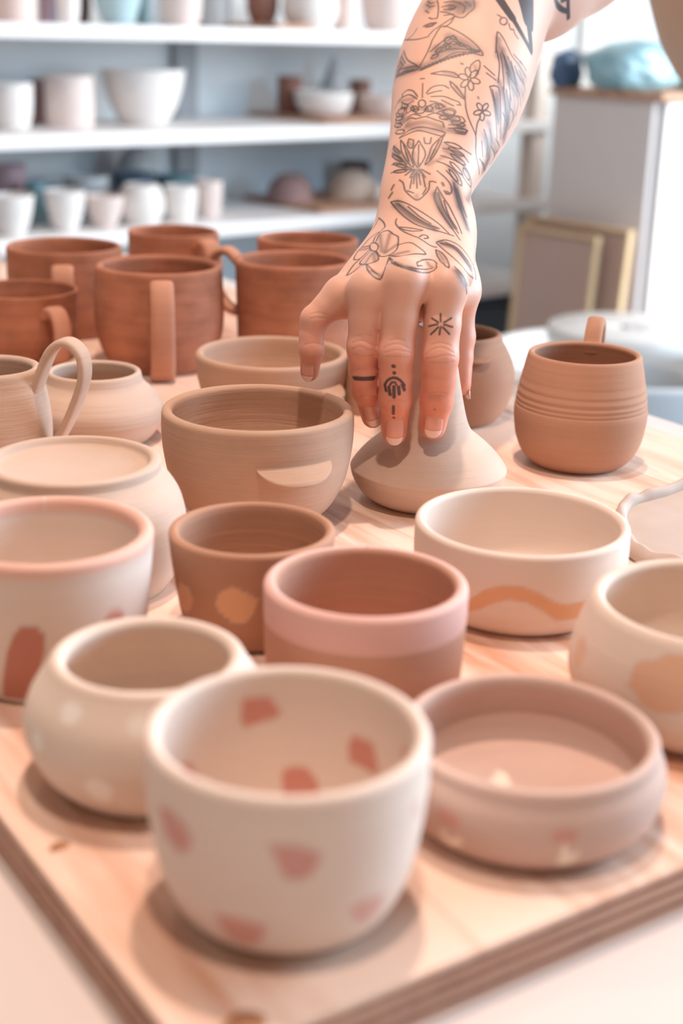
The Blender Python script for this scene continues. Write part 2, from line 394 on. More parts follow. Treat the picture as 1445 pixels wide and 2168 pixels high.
pot('shallow_bowl', 70, 450, [(0, 0), (36, 0), (41, 1.2), (47, 8), (49.6, 16), (49.3, 22.5), (47.6, 27), (46.6, 29), (46.6, 31)], 4.6, M_dusty,
    'shallow rosy clay bowl with white and pink leaf marks on its side', 'bowl', 'drying pots on the board', seg=220, n=8, floor=8, seed=3,
    marks=[('out', blob(-30.5, 18.7, 6, 3.6, 1), PK2, .8, 2.), ('out', blob(16.5, 19.5, 5.5, 3, 2), PK2, .8, 2.),
           ('out', [(-34.5, 13.4), (-31.5, 13.4), (-30.5, 10), (-25.5, 13.2), (-23, 11.2), (-29, 6), (-34, 6)], WH2, 1, 1.),
           ('out', [(15.5, 16.8), (18.5, 15.2), (19, 11.6), (23, 13.4), (23.5, 10.6), (21, 6.3), (15, 6.3)], WH2, 1, 1.),
           ('floor', [(-13.6, 6.7), (-10.5, 12.7), (-7.8, 11.7), (-4.6, 2.6), (-8.4, 1), (-12.2, 2.6)], WH2, 1, 1.)])
pot('tumbler', -126, 559, [(0, 0), (33, 0), (37, 1.5), (41, 14), (43.8, 38), (46, 62)], 6.4, M_slip,
    'white tumbler with pink rim and rust ovals at the left edge', 'cup', 'drying pots on the board', seg=200, n=9, seed=4,
    marks=[('both', [(-179.9, 59.6), (-179.9, 72), (0, 72), (179.9, 72), (179.9, 59.6), (0, 59.6)], PINKRIM, 1, 1.),
           ('out', [(-24.5, 26.7), (-19, 36.4), (-14.5, 39.6), (-8, 39.6), (-3, 35.8), (-3.5, 27.3), (-8.5, 15.6), (-14, 3), (-33, 3)], S(196, 130, 110), 1, 1.2),
           ('out', [(28, 36), (33, 40.7), (40, 40.6), (43.5, 37.5), (44, 28), (40, 18), (30, 18)], ROSE, 1, 1.2)])
pot('small_cup', -41, 606, [(0, 0), (24, 0), (28, 1), (32.5, 9), (35.6, 25), (37.4, 38), (38.4, 49)], 4.6, M_brown,
    'small brown clay cup with peach painted spots', 'cup', 'drying pots on the board', seg=180, n=8, seed=5,
    marks=[('out', [(-27, 26.6), (-23.5, 32.5), (-13.5, 36.7), (-4, 33.9), (4.5, 30.4), (1, 23.3), (-4.5, 18.3), (-15.5, 18.3), (-25, 22.7)], S(228, 178, 138), .9, .8), ('out', [(-76, 22), (-62, 31.5), (-50.5, 31), (-48, 25), (-54.5, 17.5), (-68, 15.1)], S(222, 174, 142), .8, 1.), ('out', blob(50, 20, 13, 8, 6), S(224, 160, 108), .9, 1.)])
pot('banded_cup', 11, 539, [(0, 0), (34, 0), (37.5, 1.5), (40.6, 10), (41.8, 22), (42.1, 30), (42.3, 37), (42.5, 44), (42.5, 51)], 5.6, M_rosy,
    'rosy clay cup with a wide pink band around its rim', 'cup', 'drying pots on the board', seg=180, n=8, seed=6,
    marks=[('out', [(-179.9, 38), (-179.9, 58), (0, 58), (179.9, 58), (179.9, 38), (0, 38)], S(228, 182, 170), 1, .6)])
def wave(z0, amp, hw, ph, a0=-62, a1=70, n=40):
    top = [(a, z0 + amp * math.cos(math.radians((a - ph) * 3.0)) + hw) for a in np.linspace(a0, a1, n)]
    bot = [(a, z0 + amp * math.cos(math.radians((a - ph) * 3.0)) - hw) for a in np.linspace(a1, a0, n)]
    return top + bot
pot('wide_bowl', 89, 647, [(0, 0), (38, 0), (43, 1.2), (49.5, 8), (52.2, 19), (52.9, 31), (52.7, 42.3)], 4.6, M_slip,
    'wide low white bowl with an orange painted wave', 'bowl', 'drying pots on the board', seg=220, n=9, floor=4, seed=7,
    marks=[('out', [(-40, 12.5), (-25, 19), (-17, 26.3), (-8.5, 29.7), (2, 30.3), (10.5, 27.7), (19.5, 22.3), (27, 20.3), (38, 21.6), (55, 25), (55, 19), (45, 14), (36.5, 11.9), (28.5, 11.9), (21, 12.5), (12.5, 18.4), (4.5, 22.3), (-4, 23), (-12.5, 19.6), (-18, 15.8), (-25.5, 12.5), (-40, 8)], ORANGE, .95, .8)])
pot('bellied_cup', 155, 537, [(0, 0), (43, 0), (49, 2), (55.5, 11), (57, 20), (54.6, 33), (50.6, 45), (49.2, 48)], 5.6, M_slip_turned,
    'cream bellied pot with a big peach splotch at the right edge', 'pot', 'drying pots on the board', seg=200, n=8, seed=8,
    marks=[('out', [(-29.5, 32.3), (-29.5, 36.9), (-25.5, 39.4), (-21.5, 40.3), (-16.5, 44.1), (-8, 45), (2, 40), (3, 30), (-4, 24), (-11, 22), (-16.5, 21.3), (-22, 22), (-26.5, 26.1), (-30.5, 28.1)], PEACH, .8, 1.), ('out', blob(-64.5, 28.5, 5.5, 6.5, 8, .03), PEACH, .5, 1.2)])

# upside-down bowl: foot ring uppermost
prof = [(44, 0)] + list(spline([(46, 0), (51.5, 9), (55, 22), (55.6, 34), (53, 46), (48.5, 54), (45, 58), (44.2, 59), (43.4, 60.5), (43.2, 64), (41.8, 65.3), (38.6, 65.3), (36.6, 62.2), (34, 61.2)], 6)) + [(0, 61.2), (0, 57), (40, 55), (48, 42), (50, 28), (47, 12), (42, 0), (44, 0)]
V, Q, A, Z, K = lathe_data(prof, 160, .003, 10)
o = fast_mesh('upturned_bowl', V, Q, M_buff); o.location = (-.134, .661, ZB + .0002)
tag(o, 'buff bowl turned upside down showing its foot ring', 'bowl', 'drying pots on the board')

# --- pots around the hand
r = pot('lugged_bowl', -49, 767, [(0, 0), (27, 0), (32, 1), (42.5, 10), (50, 24), (53.8, 41), (54.8, 54), (54.6, 63.5)], 6.2, M_tan,
        'large tan bowl with a half moon lug, beside the hand', 'bowl', 'drying pots on the board', seg=160, n=7, parts=True, seed=11)
lug('lug_handle', r, 23, 54.2, 47.5, 47, 10, 2.4, M_tan, -1., 8.5)
prof = [(0, 0)] + list(spline([(30, 0), (34, .8), (41, 6), (45.4, 13), (47.2, 18.6), (46.6, 22), (39.5, 31), (31, 38.5), (25.5, 43), (22, 50), (18.5, 64), (15.3, 80), (12.2, 96), (10.6, 106)], 8)) + [(10, 107.5), (8.6, 107), (8, 100), (10, 80), (14, 60), (18, 46), (36, 26), (38, 14), (28, 6), (0, 5)]
V, Q, A, Z, K = lathe_data(prof, 170, .002, 12)
o = fast_mesh('bottle_vase', V, Q, M_buff); o.location = (.052, .810, ZB + .0002)
tag(o, 'buff long necked bottle vase held under the tattooed hand', 'vase', 'drying pots on the board')
rid = [(0, 0), (25, 0), (29.5, .8), (36.5, 7), (41.3, 17), (43.4, 29), (43.8, 36), (43.5, 39.6), (42.9, 40.4), (43.2, 42), (42.6, 43.4), (42.9, 45), (42.1, 47), (42.3, 49), (41.3, 52), (41.3, 54), (40.2, 58), (39.9, 60), (38.6, 66), (37.6, 70.5), (36.9, 73.3)]
r = pot('ridged_mug', 156, 894, rid, 4.0, M_umber, 'brown ridged mug at the right with its handle behind', 'mug', 'drying pots on the board', seg=160, n=4, parts=True, seed=13)
strap('handle', r, 174, [(36, 66), (46, 80), (58, 85), (68, 76), (66, 52), (54, 32), (42, 24)], 12, 6, M_umber)
r = pot('looped_mug', -222, 848, [(0, 0), (30, 0), (33, 1.5), (36.5, 12), (37.6, 28), (36.2, 44), (33.4, 58), (32.2, 64.5)], 5.6, M_buff, 'buff mug with a tall looped handle at the left edge', 'mug', 'drying pots on the board', seg=140, n=6, parts=True, seed=14)
strap('handle', r, 60, [(31, 50), (37, 66), (45, 81), (55, 86), (64, 79), (65, 64), (57, 43), (47, 25), (36, 11)], 14, 5.2, M_buff)
pot('squat_jar', -170, 922, [(0, 0), (33, 0), (37, 1.6), (43, 9), (45.6, 15.5), (46.2, 16.3), (46.6, 19), (45.8, 25.5), (41, 32.5), (35.5, 37.5), (33, 40.5), (32.2, 43), (31.6, 46)], 4.2, M_buff, 'squat buff jar with collar neck behind the looped handle', 'jar', 'drying pots on the board', seg=140, n=6, seed=15)
r = pot('deep_bowl', -54, 999, [(0, 0), (33, 0), (41, 2.5), (49.5, 13), (54.3, 28), (55.8, 43.5)], 6.0, M_tan, 'tan bowl with a small lug under the little finger', 'bowl', 'drying pots on the board', seg=140, n=8, parts=True, seed=16)
lug('lug_handle', r, 46, 54.6, 29, 34, 11.5, 2.2, M_tan, 1., 5.)
r = pot('lugged_pot', 79, 1000, [(0, 0), (29, 0), (33.5, 1.4), (40.6, 11), (44.8, 27), (44, 41), (38.6, 53), (35.2, 58.5), (34.4, 62.5)], 4.6, M_umber, 'round brown pot with a small lug behind the vase', 'pot', 'drying pots on the board', seg=140, n=6, parts=True, seed=17)
lug('lug_handle', r, 24, 38.5, 53, 22, 8, 2, M_umber)
pot('small_beaker', 16, 1012, [(0, 0), (13, 0), (15, 1), (17, 12), (17.4, 30), (17.2, 44)], 3, M_tan, 'small tan beaker half hidden behind the ring finger', 'cup', 'drying pots on the board', seg=80, n=6, seed=25)

# --- terracotta mugs at the back
def terra(name, X, Y, r, h, label, handle, rb=.84, belly=1.0, t=5.5, seed=0, waist=.985, w=17, th=6.5):
    b = r * rb
    outer = [(0, 0), (b - 4, 0), (b, 1.5), (b + (r - b) * .6, h * .16), (r * belly * waist, h * .38), (r * belly, h * .62), (r * (belly + 1) / 2 * 1.0, h * .84), (r, h - t / 3)]
    o = pot(name, X, Y, outer, t, M_terra, label, 'mug', 'drying pots on the board', seg=130, n=6, parts=True, seed=seed, wob=.008)
    if handle: strap('handle', o, handle[0], handle[1], w, th, M_terra_h, handle[2] if len(handle) > 2 else None)
    return o
terra('strap_mug', -155, 1143, 52, 84, 'terracotta mug with its strap handle facing the camera', (2, [(50, 74), (62, 78), (70, 66), (72.5, 44), (69, 20), (62, 5), (50, 6)], 20), .78, 1.03, 6.5, 18, w=18)
terra('side_handle_mug', -45, 1169, 48.9, 87, 'terracotta mug with a rounded handle on its left, behind the tan bowl', (-112, [(45, 76), (60, 90), (73, 84), (74, 62), (62, 44), (46, 38)]), .88, .98, 6, 19)
terra('back_mug', -172, 1380, 44.1, 79, 'plain walled terracotta mug farthest back near the centre left', (34, [(42, 68), (56, 75), (66, 66), (67, 42), (56, 22), (42, 18)]), .92, 1.0, 4.5, 20, w=18)
terra('wide_mug', -258, 1272, 52.1, 78, 'wide terracotta mug at the back left with an upright handle', (-2, [(50, 64), (62, 67), (70, 56), (70, 34), (60, 14), (46, 12)]), .86, 1.0, 5, 21, w=19)
terra('thin_rimmed_mug', -271, 1155, 46.2, 59, 'thin rimmed terracotta cup with a ring handle, left', (26, [(42, 42), (54, 50), (65, 46), (69, 30), (62, 12), (40, 6)]), .62, .97, 2.6, 22, w=15)
terra('far_mug', -38, 1318, 47.2, 84, 'terracotta mug with no visible handle, behind the side handled mug', None, .86, 1.0, 5.5, 23)
pot('pale_mug', -405, 1433, [(0, 0), (36, 0), (40, 2), (44, 16), (47, 34), (47.5, 47)], 4, M_grey_clay, 'pale grey clay cup just entering at the left edge', 'cup', 'drying pots on the board', seg=90, n=5, seed=24)

# --- slab dish with a pinched rim, right edge
out = np.array([(172, 812), (195, 833), (232, 862), (272, 842), (284, 790), (262, 736), (214, 712), (178, 719), (163, 738), (163, 775)], float)
cx = out.mean(0); ring = []
for i in range(len(out)):
    for k in range(10):
        t = k / 10; p0, p1, p2, p3 = out[i - 1], out[i], out[(i + 1) % len(out)], out[(i + 2) % len(out)]
        ring.append(.5 * ((2 * p1) + (-p0 + p2) * t + (2 * p0 - 5 * p1 + 4 * p2 - p3) * t * t + (-p0 + 3 * p1 - 3 * p2 + p3) * t ** 3))
ring = np.array(ring); n = len(ring)
dish = empty('slab_dish', (cx[0] / 1000, cx[1] / 1000 - .024, ZB + .0002)); tag(dish, 'flat grey clay slab dish with a pinched rim at the right edge', 'dish', 'drying pots on the board')
V = []; Fc = []; q = ring - cx
for f, z in ((.0, 0), (.98, 0), (1., 2), (1., 4.5), (.97, 5), (.7, 5.3), (.35, 5.1), (.02, 5.2)):
    for p in q: V.append((p[0] * f / 1000, p[1] * f / 1000, (z + (0 if z < 5 else .5 * mnoise.noise((p[0] * f * .06, p[1] * f * .06, 3)))) / 1000))
for i in range(7):
    for k in range(n): Fc.append((i * n + k, i * n + (k + 1) % n, (i + 1) * n + (k + 1) % n, (i + 1) * n + k))
Fc.append(tuple(7 * n + k for k in range(n)))
mesh_obj('slab', V, Fc, M_grey_clay, dish)
V = []; Fc = []; ns = 14
for k in range(n):
    p = q[k]; tg = q[(k + 1) % n] - q[k - 1]; tg /= np.linalg.norm(tg); nr = np.array([tg[1], -tg[0]])
    hgt = 6.4 + .8 * math.sin(k * .83 + 1.3 * math.sin(k * .17)) + 1.0 * mnoise.noise((k * .31, 0, 0)); wid = 3.7 + .6 * mnoise.noise((k * .4, 7, 0)); lean = .6 * mnoise.noise((k * .23, 3, 1))
    for s in range(ns):
        a = 2 * math.pi * s / ns; c_, s_ = math.cos(a), math.sin(a)
        zz = 5.2 + math.copysign(abs(s_) ** .8, s_) * (hgt - 1.2 if s_ > 0 else 5.0)
        d = nr * (math.copysign(abs(c_) ** .8, c_) * wid * (1 - .25 * max(0, s_)) - 2.6 + lean * max(0, s_) + mnoise.noise((k * .6, s * .8, 5)) * .35)
        V.append(((p[0] + d[0]) / 1000, (p[1] + d[1]) / 1000, max(.2, zz) / 1000))
for k in range(n):
    for s in range(ns): Fc.append((k * ns + s, k * ns + (s + 1) % ns, ((k + 1) % n) * ns + (s + 1) % ns, ((k + 1) % n) * ns + s))
mesh_obj('pinched_rim', V, Fc, M_grey_clay, dish)
# ------------------------------------------------------------------ things in the background
def lathe_simple(name, prof, m, parent=None, seg=40):
    V, Q, A, Z, K = lathe_data(prof, seg)
    return fast_mesh(name, V, Q, m, parent)
PROF = {
    'cup': lambda r, h: hollow_profile([(0, 0), (r * .66, 0), (r * .74, 1), (r * .88, h * .2), (r * .97, h * .55), (r, h - 1)], 3.5, 4, n=4),
    'tumbler': lambda r, h: hollow_profile([(0, 0), (r * .9, 0), (r * .96, 1.5), (r, h * .3), (r, h * .65), (r, h - 1)], 3.5, 4, n=4),
    'bowl': lambda r, h: hollow_profile([(0, 0), (r * .46, 0), (r * .52, 1), (r * .72, h * .22), (r * .9, h * .6), (r, h - 1)], 3.5, 4, n=4),
    'dish': lambda r, h: hollow_profile([(0, 0), (r * .6, 0), (r * .7, 1), (r * .88, h * .3), (r * .97, h * .7), (r, h - 1)], 4, 4, n=4),
    'round': lambda r, h: hollow_profile([(0, 0), (r * .6, 0), (r * .7, 1), (r * .95, h * .25), (r, h * .5), (r * .9, h * .82), (r * .72, h - 1)], 4, 4, n=4),
    'dome': lambda r, h: np.concatenate([[(0, 0)], spline([(r * .97, 0), (r, 2), (r * .93, h * .4), (r * .72, h * .76), (r * .45, h * .95), (r * .3, h), (r * .28, h - 2)], 5), [(0, h - 2)]]),
    'drop': lambda r, h: np.concatenate([[(0, 0)], spline([(r * .7, 0), (r * .9, h * .08), (r, h * .25), (r * .8, h * .5), (r * .45, h * .74), (r * .22, h * .9), (r * .12, h)], 5), [(0, h)]]),
}
CM = {}
def bclay(key):
    if key not in CM:
        c = {'white': S(230, 225, 221), 'pinkwhite': S(222, 206, 200), 'pink': S(226, 204, 196), 'grey': S(190, 192, 194), 'blue': S(176, 200, 206), 'navy': S(74, 92, 108), 'teal': S(110, 140, 148),
             'brown': S(140, 98, 84), 'dark': S(84, 62, 60), 'mauve': S(168, 142, 150), 'mauvebrown': S(154, 124, 120), 'beige': S(206, 186, 170)}[key]
        CM[key] = clay('glazed_' + key, c, None, .5, .1, False, .03)
    return CM[key]
ITEMS = [  # kind, shape, colour, shelf, along, back, radius mm, height mm, label
    ('cup', 'tumbler', 'pink', 0, .092, .10, 39, 88, 'pinkish white cup at the left end of the top shelf'),
    ('beaker', 'tumbler', 'mauve', 0, .214, .20, 17, 77, 'narrow mauve grey beaker set back on the top shelf'),
    ('cup', 'cup', 'white', 0, .203, .10, 22, 84, 'slim white cup left of the pale blue bowl, top shelf'),
    ('jar', 'round', 'dark', 0, .320, .25, 15, 99, 'dark jar in the gap left of the pale blue bowl'),
    ('bowl', 'bowl', 'blue', 0, .308, .10, 51, 88, 'pale blue glazed bowl on the top shelf'),
    ('bottle', 'tumbler', 'teal', 0, .452, .24, 14, 113, 'slim blue grey bottle right of the pale blue bowl'),
    ('tumbler', 'cup', 'pinkwhite', 0, .443, .09, 45, 102, 'tall white tumbler on the top shelf, right of the pale blue bowl'),
    ('pot', 'tumbler', 'grey', 0, .634, .24, 31, 103, 'grey pot against the wall on the top shelf'),
    ('pot', 'round', 'brown', 0, .703, .17, 35, 100, 'brown round pot on a plank on the top shelf'),
    ('bowl', 'round', 'white', 0, .776, .10, 59, 95, 'large white rounded bowl on the top shelf'),
    ('cup', 'tumbler', 'pink', 0, .890, .12, 27, 112, 'slim pinkish cup between two white bowls, top shelf'),
    ('bowl', 'dish', 'pinkwhite', 0, 1.011, .12, 61, 73, 'low white bowl nearest the arm on the top shelf'),
    ('cup', 'cup', 'white', 1, .100, .15, 43, 83, 'white cup cut by the left edge on the middle shelf'),
    ('mug', 'tumbler', 'mauvebrown', 1, .215, .255, 21, 84, 'small brown mug in shade behind the pinkish cylinder'),
    ('cylinder_pot', 'tumbler', 'pinkwhite', 1, .225, .15, 47, 96, 'straight pinkish white cylinder pot on the middle shelf'),
    ('bowl', 'bowl', 'white', 1, .405, .17, 85, 107, 'large white footed bowl on the middle shelf'),
    ('cylinder_pot', 'tumbler', 'brown', 1, .847, .26, 28, 80, 'dark brown cylinder behind the white dish'),
    ('dish', 'dish', 'white', 1, .875, .17, 66, 50, 'white dish with turned up rim on the plank'),
    ('drop_form', 'drop', 'grey', 1, .986, .275, 34, 125, 'pale pointed teardrop form behind the white dish'),
    ('box_pot', 'tumbler', 'brown', 1, 1.090, .30, 25, 80, 'small dark brown pot right of the teardrop'),
    ('bowl', 'dish', 'pinkwhite', 1, 1.020, .14, 54, 53, 'cream low bowl beside the forearm on the middle shelf'),
    ('bowl', 'bowl', 'white', 2, .044, .06, 44, 73, 'white footed bowl cut by the left edge, lower shelf'),
    ('cup', 'cup', 'mauve', 2, .135, .24, 33, 110, 'mauve cup with dark rim at the back left, lower shelf'),
    ('cup', 'cup', 'teal', 2, .152, .165, 21, 83, 'small teal cup between two white bowls'),
    ('bowl', 'bowl', 'white', 2, .163, .07, 39, 74, 'small white flared bowl, first of the front pair on the lower shelf'),
    ('bowl', 'bowl', 'pinkwhite', 2, .249, .07, 38, 60, 'small white flared bowl, second of the front pair on the lower shelf'),
    ('bowl', 'bowl', 'grey', 2, .285, .20, 45, 85, 'grey bowl behind the pair of white bowls'),
    ('dome', 'dome', 'grey', 2, .457, .285, 57, 129, 'tall grey dome against the wall on the lower shelf'),
    ('bowl', 'bowl', 'navy', 2, .394, .195, 46, 86, 'dark blue bowl behind the white round jar'),
    ('jar', 'round', 'white', 2, .339, .08, 46, 78, 'white round jar on the lower shelf'),
    ('cup', 'cup', 'white', 2, .432, .08, 35, 69, 'white cup right of the round jar on the lower shelf'),
    ('bowl', 'dish', 'teal', 2, .508, .21, 40, 77, 'blue grey bowl set behind two white cups'),
    ('cup', 'cup', 'pinkwhite', 2, .515, .10, 29, 75, 'pinkish white cup, last in the row on the lower shelf'),
    ('dome', 'dome', 'mauvebrown', 2, .797, .19, 54, 58, 'brown upturned bowl on a plank on the lower shelf'),
    ('dome', 'dome', 'beige', 2, .955, .16, 58, 64, 'beige upturned bowl near the wrist on the lower shelf'),
    ('tray_pot', 'tumbler', 'dark', 2, 1.073, .29, 36, 76, 'dark brown pot behind the beige upturned bowl'),
    ('figure', 'drop', 'white', 2, .965, .075, 15, 46, 'tiny white pointed form in front of the beige upturned bowl'),
    ('dome', 'dome', 'pinkwhite', 2, 1.085, .13, 34, 60, 'white upturned bowl half hidden by the forearm'),
]
PLANK = {0: .006, 1: .006, 2: .006}
M_plank = wood('plank_wood', S(150, 108, 88), S(190, 150, 126), (4, 30, 30), .7)
on_plank = {'brown round pot on a plank on the top shelf', 'dark brown cylinder behind the white dish', 'white dish with turned up rim on the plank', 'brown upturned bowl on a plank on the lower shelf', 'beige upturned bowl near the wrist on the lower shelf',
            'pale pointed teardrop form behind the white dish', 'tiny white pointed form in front of the beige upturned bowl'}
for kind, shp, colr, sh, s, off, r, h, lab in ITEMS:
    o = lathe_simple(kind, PROF[shp](r, h), bclay(colr))
    o.location = shelf_pt(s, off, SHELF_Z[sh] + (.010 if lab in on_plank else .0002)); tag(o, lab, kind.split('_')[0], 'pots on the wall shelves')
def plank(s0, s1, o0, o1, sh, lab):
    o = sbox('plank', s0, s1, o0, o1, ZB + SHELF_Z[sh] + .0002, ZB + SHELF_Z[sh] + .0095, M_plank, None, .001); tag(o, lab, 'plank')
plank(.64, .73, .03, .33, 0, 'thin wooden plank under the brown pot on the top shelf')
plank(.79, 1.03, .06, .34, 1, 'thin wooden plank under the white dish on the middle shelf')
plank(.76, 1.02, .03, .32, 2, 'thin wooden plank under the upturned bowls on the lower shelf')

# cupboard at the right, set square to the shelves
CA = Vector((.602, 2.90, 0))
cup = empty('cupboard', (CA.x, CA.y, 0), SRZ); tag(cup, 'low white cupboard with a grey side and wooden top', 'cupboard')
M_panel = plain('grey_laminate', S(214, 208, 206), .6, .25, .01)
M_oak = wood('oak_edge', S(150, 112, 90), S(190, 150, 124), (4, 30, 30), .6)
box('side_panel', 0, .02, 0, .265, .06, ZB + .150, M_panel, cup)
box('back_panel', .02, 1.4, .245, .265, .06, ZB + .150, M_panel, cup)
box('side_panel', 1.38, 1.4, 0, .245, .06, ZB + .150, M_panel, cup)
box('bottom_panel', .02, 1.38, .02, .245, .06, .08, M_panel, cup)
for i in range(3):
    d = box('door', .02 + .454 * i + .002, .02 + .454 * (i + 1) - .002, -.018, 0, .08, ZB + .146, M_white, cup, .002)
    box('door_handle', .02 + .454 * (i + 1) - .06, .02 + .454 * (i + 1) - .045, -.04, -.018, ZB - .08, ZB + .05, M_grey, d, .003)
box('top', -.012, 1.42, -.03, .272, ZB + .150, ZB + .166, M_oak, cup, .002)
box('plinth', .03, 1.37, .03, .245, 0, .06, M_grey, cup)

# wooden framed screens leaning on its side
M_scr = plain('tan_hardboard', S(190, 166, 156), .7, .2, .05, 4.)
M_ply_edge = wood('yellow_pine', S(196, 164, 124), S(212, 184, 146), (20, 20, 4), .6)
def screen(name, off, w0, w1, top, lab):
    p = CA - SD * off
    e = empty(name, (p.x, p.y, 0), SRZ); e.rotation_euler = (0, math.radians(4.0), SRZ)
    box('panel', -.006, 0, w0 + .008, w1 - .008, .01, top - .008, M_scr, e)
    box('frame_rail', -.014, .004, w0, w1, top - .008, top, M_ply_edge, e, .001)
    box('frame_rail', -.014, .004, w0, w1, .0, .008, M_ply_edge, e, .001)
    box('frame_stile', -.014, .004, w0, w0 + .008, .008, top - .008, M_ply_edge, e, .001)
    box('frame_stile', -.014, .004, w1 - .008, w1, .008, top - .008, M_ply_edge, e, .001)
    tag(e, lab, 'frame')
screen('framed_screen', .085, -.01, .27, ZB - .10, 'wooden framed board leaning nearest the cupboard side')
screen('framed_screen', .118, .045, .262, ZB - .118, 'second wooden framed board leaning in front of the other')

# bags of clay on the cupboard
def bag(name, s, o, lx, ly, lz, rot, m, lab, seed):
    bm = bmesh.new(); bmesh.ops.create_icosphere(bm, subdivisions=5, radius=1)
    for v in bm.verts:
        x, y, z = v.co; q = (abs(x) ** 2.6 + abs(y) ** 2.6 + abs(z) ** 2.6) ** (1 / 2.6)
        p = v.co / q
        w = mnoise.noise(p * 1.7 + Vector((seed, 0, 0))) * .13 + mnoise.noise(p * 4.5 + Vector((0, seed, 0))) * .06
        p = p * (1 + w); p.z = max(p.z, -.86)
        v.co = Vector((p.x * lx, p.y * ly, (p.z + .86) * lz))
    me = bpy.data.meshes.new(name); bm.to_mesh(me); bm.free(); me.polygons.foreach_set('use_smooth', [True] * len(me.polygons)); me.materials.append(m)
    ob = link(bpy.data.objects.new(name, me)); c = CA + SD * s - SN * o
    ob.location = (c.x, c.y, ZB + .1662); ob.rotation_euler = (0, 0, SRZ + rot); tag(ob, lab, 'bag', 'plastic bags on the cupboard'); return ob
M_bag1 = plain('blue_grey_plastic', S(140, 176, 186), .3, .5, .10, 20.); M_bag2 = plain('cyan_plastic', S(168, 220, 230), .3, .5, .08, 20.); M_bag3 = plain('navy_plastic', S(70, 96, 128), .35, .5, .1, 20.)
bag('clay_bag', .075, .118, .125, .075, .052, .12, M_bag1, 'blue grey plastic bag of clay on the cupboard', 3.1)
bag('clay_bag', .335, .11, .10, .085, .05, .1, M_bag2, 'bright cyan plastic bag at the right on the cupboard', 7.7)
bag('clay_bag', -.0, .238, .04, .024, .04, .0, M_bag3, 'small navy bag behind the blue grey bag', 11.3)

# potter's wheel on the floor behind the table
pw = empty('pottery_wheel', (.455, 2.24, 0), .3); tag(pw, "white potter's wheel standing on the floor behind the table", 'pottery wheel')
M_plast = plain('white_plastic', S(206, 206, 206), .35, .4); M_steel = plain('brushed_white_steel', S(210, 205, 200), .35, .5)
HZ = (ZB - .175) * 1000
lathe_simple('wheel_head', [(0, HZ - 26), (126, HZ - 26), (128, HZ - 24), (128, HZ - 2), (126, HZ), (14, HZ), (12, HZ - 1), (0, HZ - 1)], M_steel, pw, 72)
lathe_simple('centre_pin', [(0, HZ - 1), (9, HZ - 1), (9, HZ + 1.5), (0, HZ + 1.5)], M_grey, pw, 24)
lathe_simple('shaft', [(0, HZ - 150), (22, HZ - 150), (22, HZ - 26), (0, HZ - 26)], M_grey, pw, 24)
lathe_simple('splash_pan', [(0, HZ - 152), (205, HZ - 152), (222, HZ - 140), (228, HZ - 60), (233, HZ - 52), (228, HZ - 46), (220, HZ - 52), (214, HZ - 136), (200, HZ - 144), (0, HZ - 144)], M_plast, pw, 72)
box('body', -.24, .26, -.24, .24, .12, HZ / 1000 - .152, M_plast, pw, .03)
for sx in (-.2, .2):
    for sy in (-.2, .2): box('leg', sx - .02, sx + .02, sy - .02, sy + .02, 0, .125, M_grey, pw, .004)

# dark bins added to stand for the shadow under the lowest shelf
M_bin = plain('under_shelf_shade', S(74, 84, 94), .5, .4, .08, 8.)
for i, (s, lab) in enumerate(((1.06, 'added dark bin standing in for shade under the lowest shelf, near its right end'), (.62, 'added dark bin standing in for shade under the lowest shelf, near the wall upright'))):
    b = empty('shade_bin', (S0.x, S0.y, 0), SRZ); tag(b, lab, 'bin', 'added dark bins under the shelves')
    c = ZB - .52
    box('bin_body', s, s + .36, .04, .32, c + .0005, c + .155, M_bin, b, .012); box('lid', s - .008, s + .368, .032, .328, c + .155, c + .175, M_bin, b, .006)
# ---- the arm and hand: a distance field of tapering limbs (millimetres above the board), meshed by surface nets ----
def limb(P, a, ra, b, rb):
    a = np.array(a, np.float32); b = np.array(b, np.float32)
    ab = b - a; L2 = float(ab @ ab) + 1e-9
    t = np.clip(((P - a) @ ab) / L2, 0, 1)
    d = P - (a + t[..., None] * ab)
    return np.sqrt((d * d).sum(-1)) - (ra + (rb - ra) * t)

def smin(a, b, k):
    h = np.clip(k - np.abs(a - b), 0, None) / k
    return np.minimum(a, b) - h * h * k * .25

ARM_PTS = [  # centre line of forearm: x y z, half width, half thickness
    (46.5, 846, 159.0, 27.5, 17), (45.5, 855, 169.7, 26.5, 18), (46, 866, 179.7, 26.0, 19), (51.5, 885, 192, 28.8, 22),
    (58.0, 905, 204.8, 33.0, 26), (64.0, 925, 218.1, 37.6, 30), (69.0, 945, 231.8, 41.8, 34), (74.0, 965, 246.1, 43.8, 37),
    (79.5, 983, 260.8, 43.6, 40), (88, 1002, 278.9, 41.5, 40), (97, 1018, 296, 38.0, 38)]
def _dense(P, n=3):
    P = [np.array(p, float) for p in P]; Q_ = [2 * P[0] - P[1]] + P + [2 * P[-1] - P[-2]]; out = []
    for i in range(1, len(Q_) - 2):
        p0, p1, p2, p3 = Q_[i - 1:i + 3]
        for k in range(n):
            t = k / n
            out.append(.5 * ((2 * p1) + (-p0 + p2) * t + (2 * p0 - 5 * p1 + 4 * p2 - p3) * t * t + (-p0 + 3 * p1 - 3 * p2 + p3) * t ** 3))
    return out + [P[-1]]
ARM_PTS = _dense(ARM_PTS)
UPPER = [(96, 1022, 297, 38), (124, 1052, 309, 45), (153.5, 1080, 329, 47.5), (200, 1116, 361, 49), (236, 1146, 386, 50)]
BODY = []   # (a, ra, b, rb, k)
SIDE = np.array([.985, -.17, 0.])
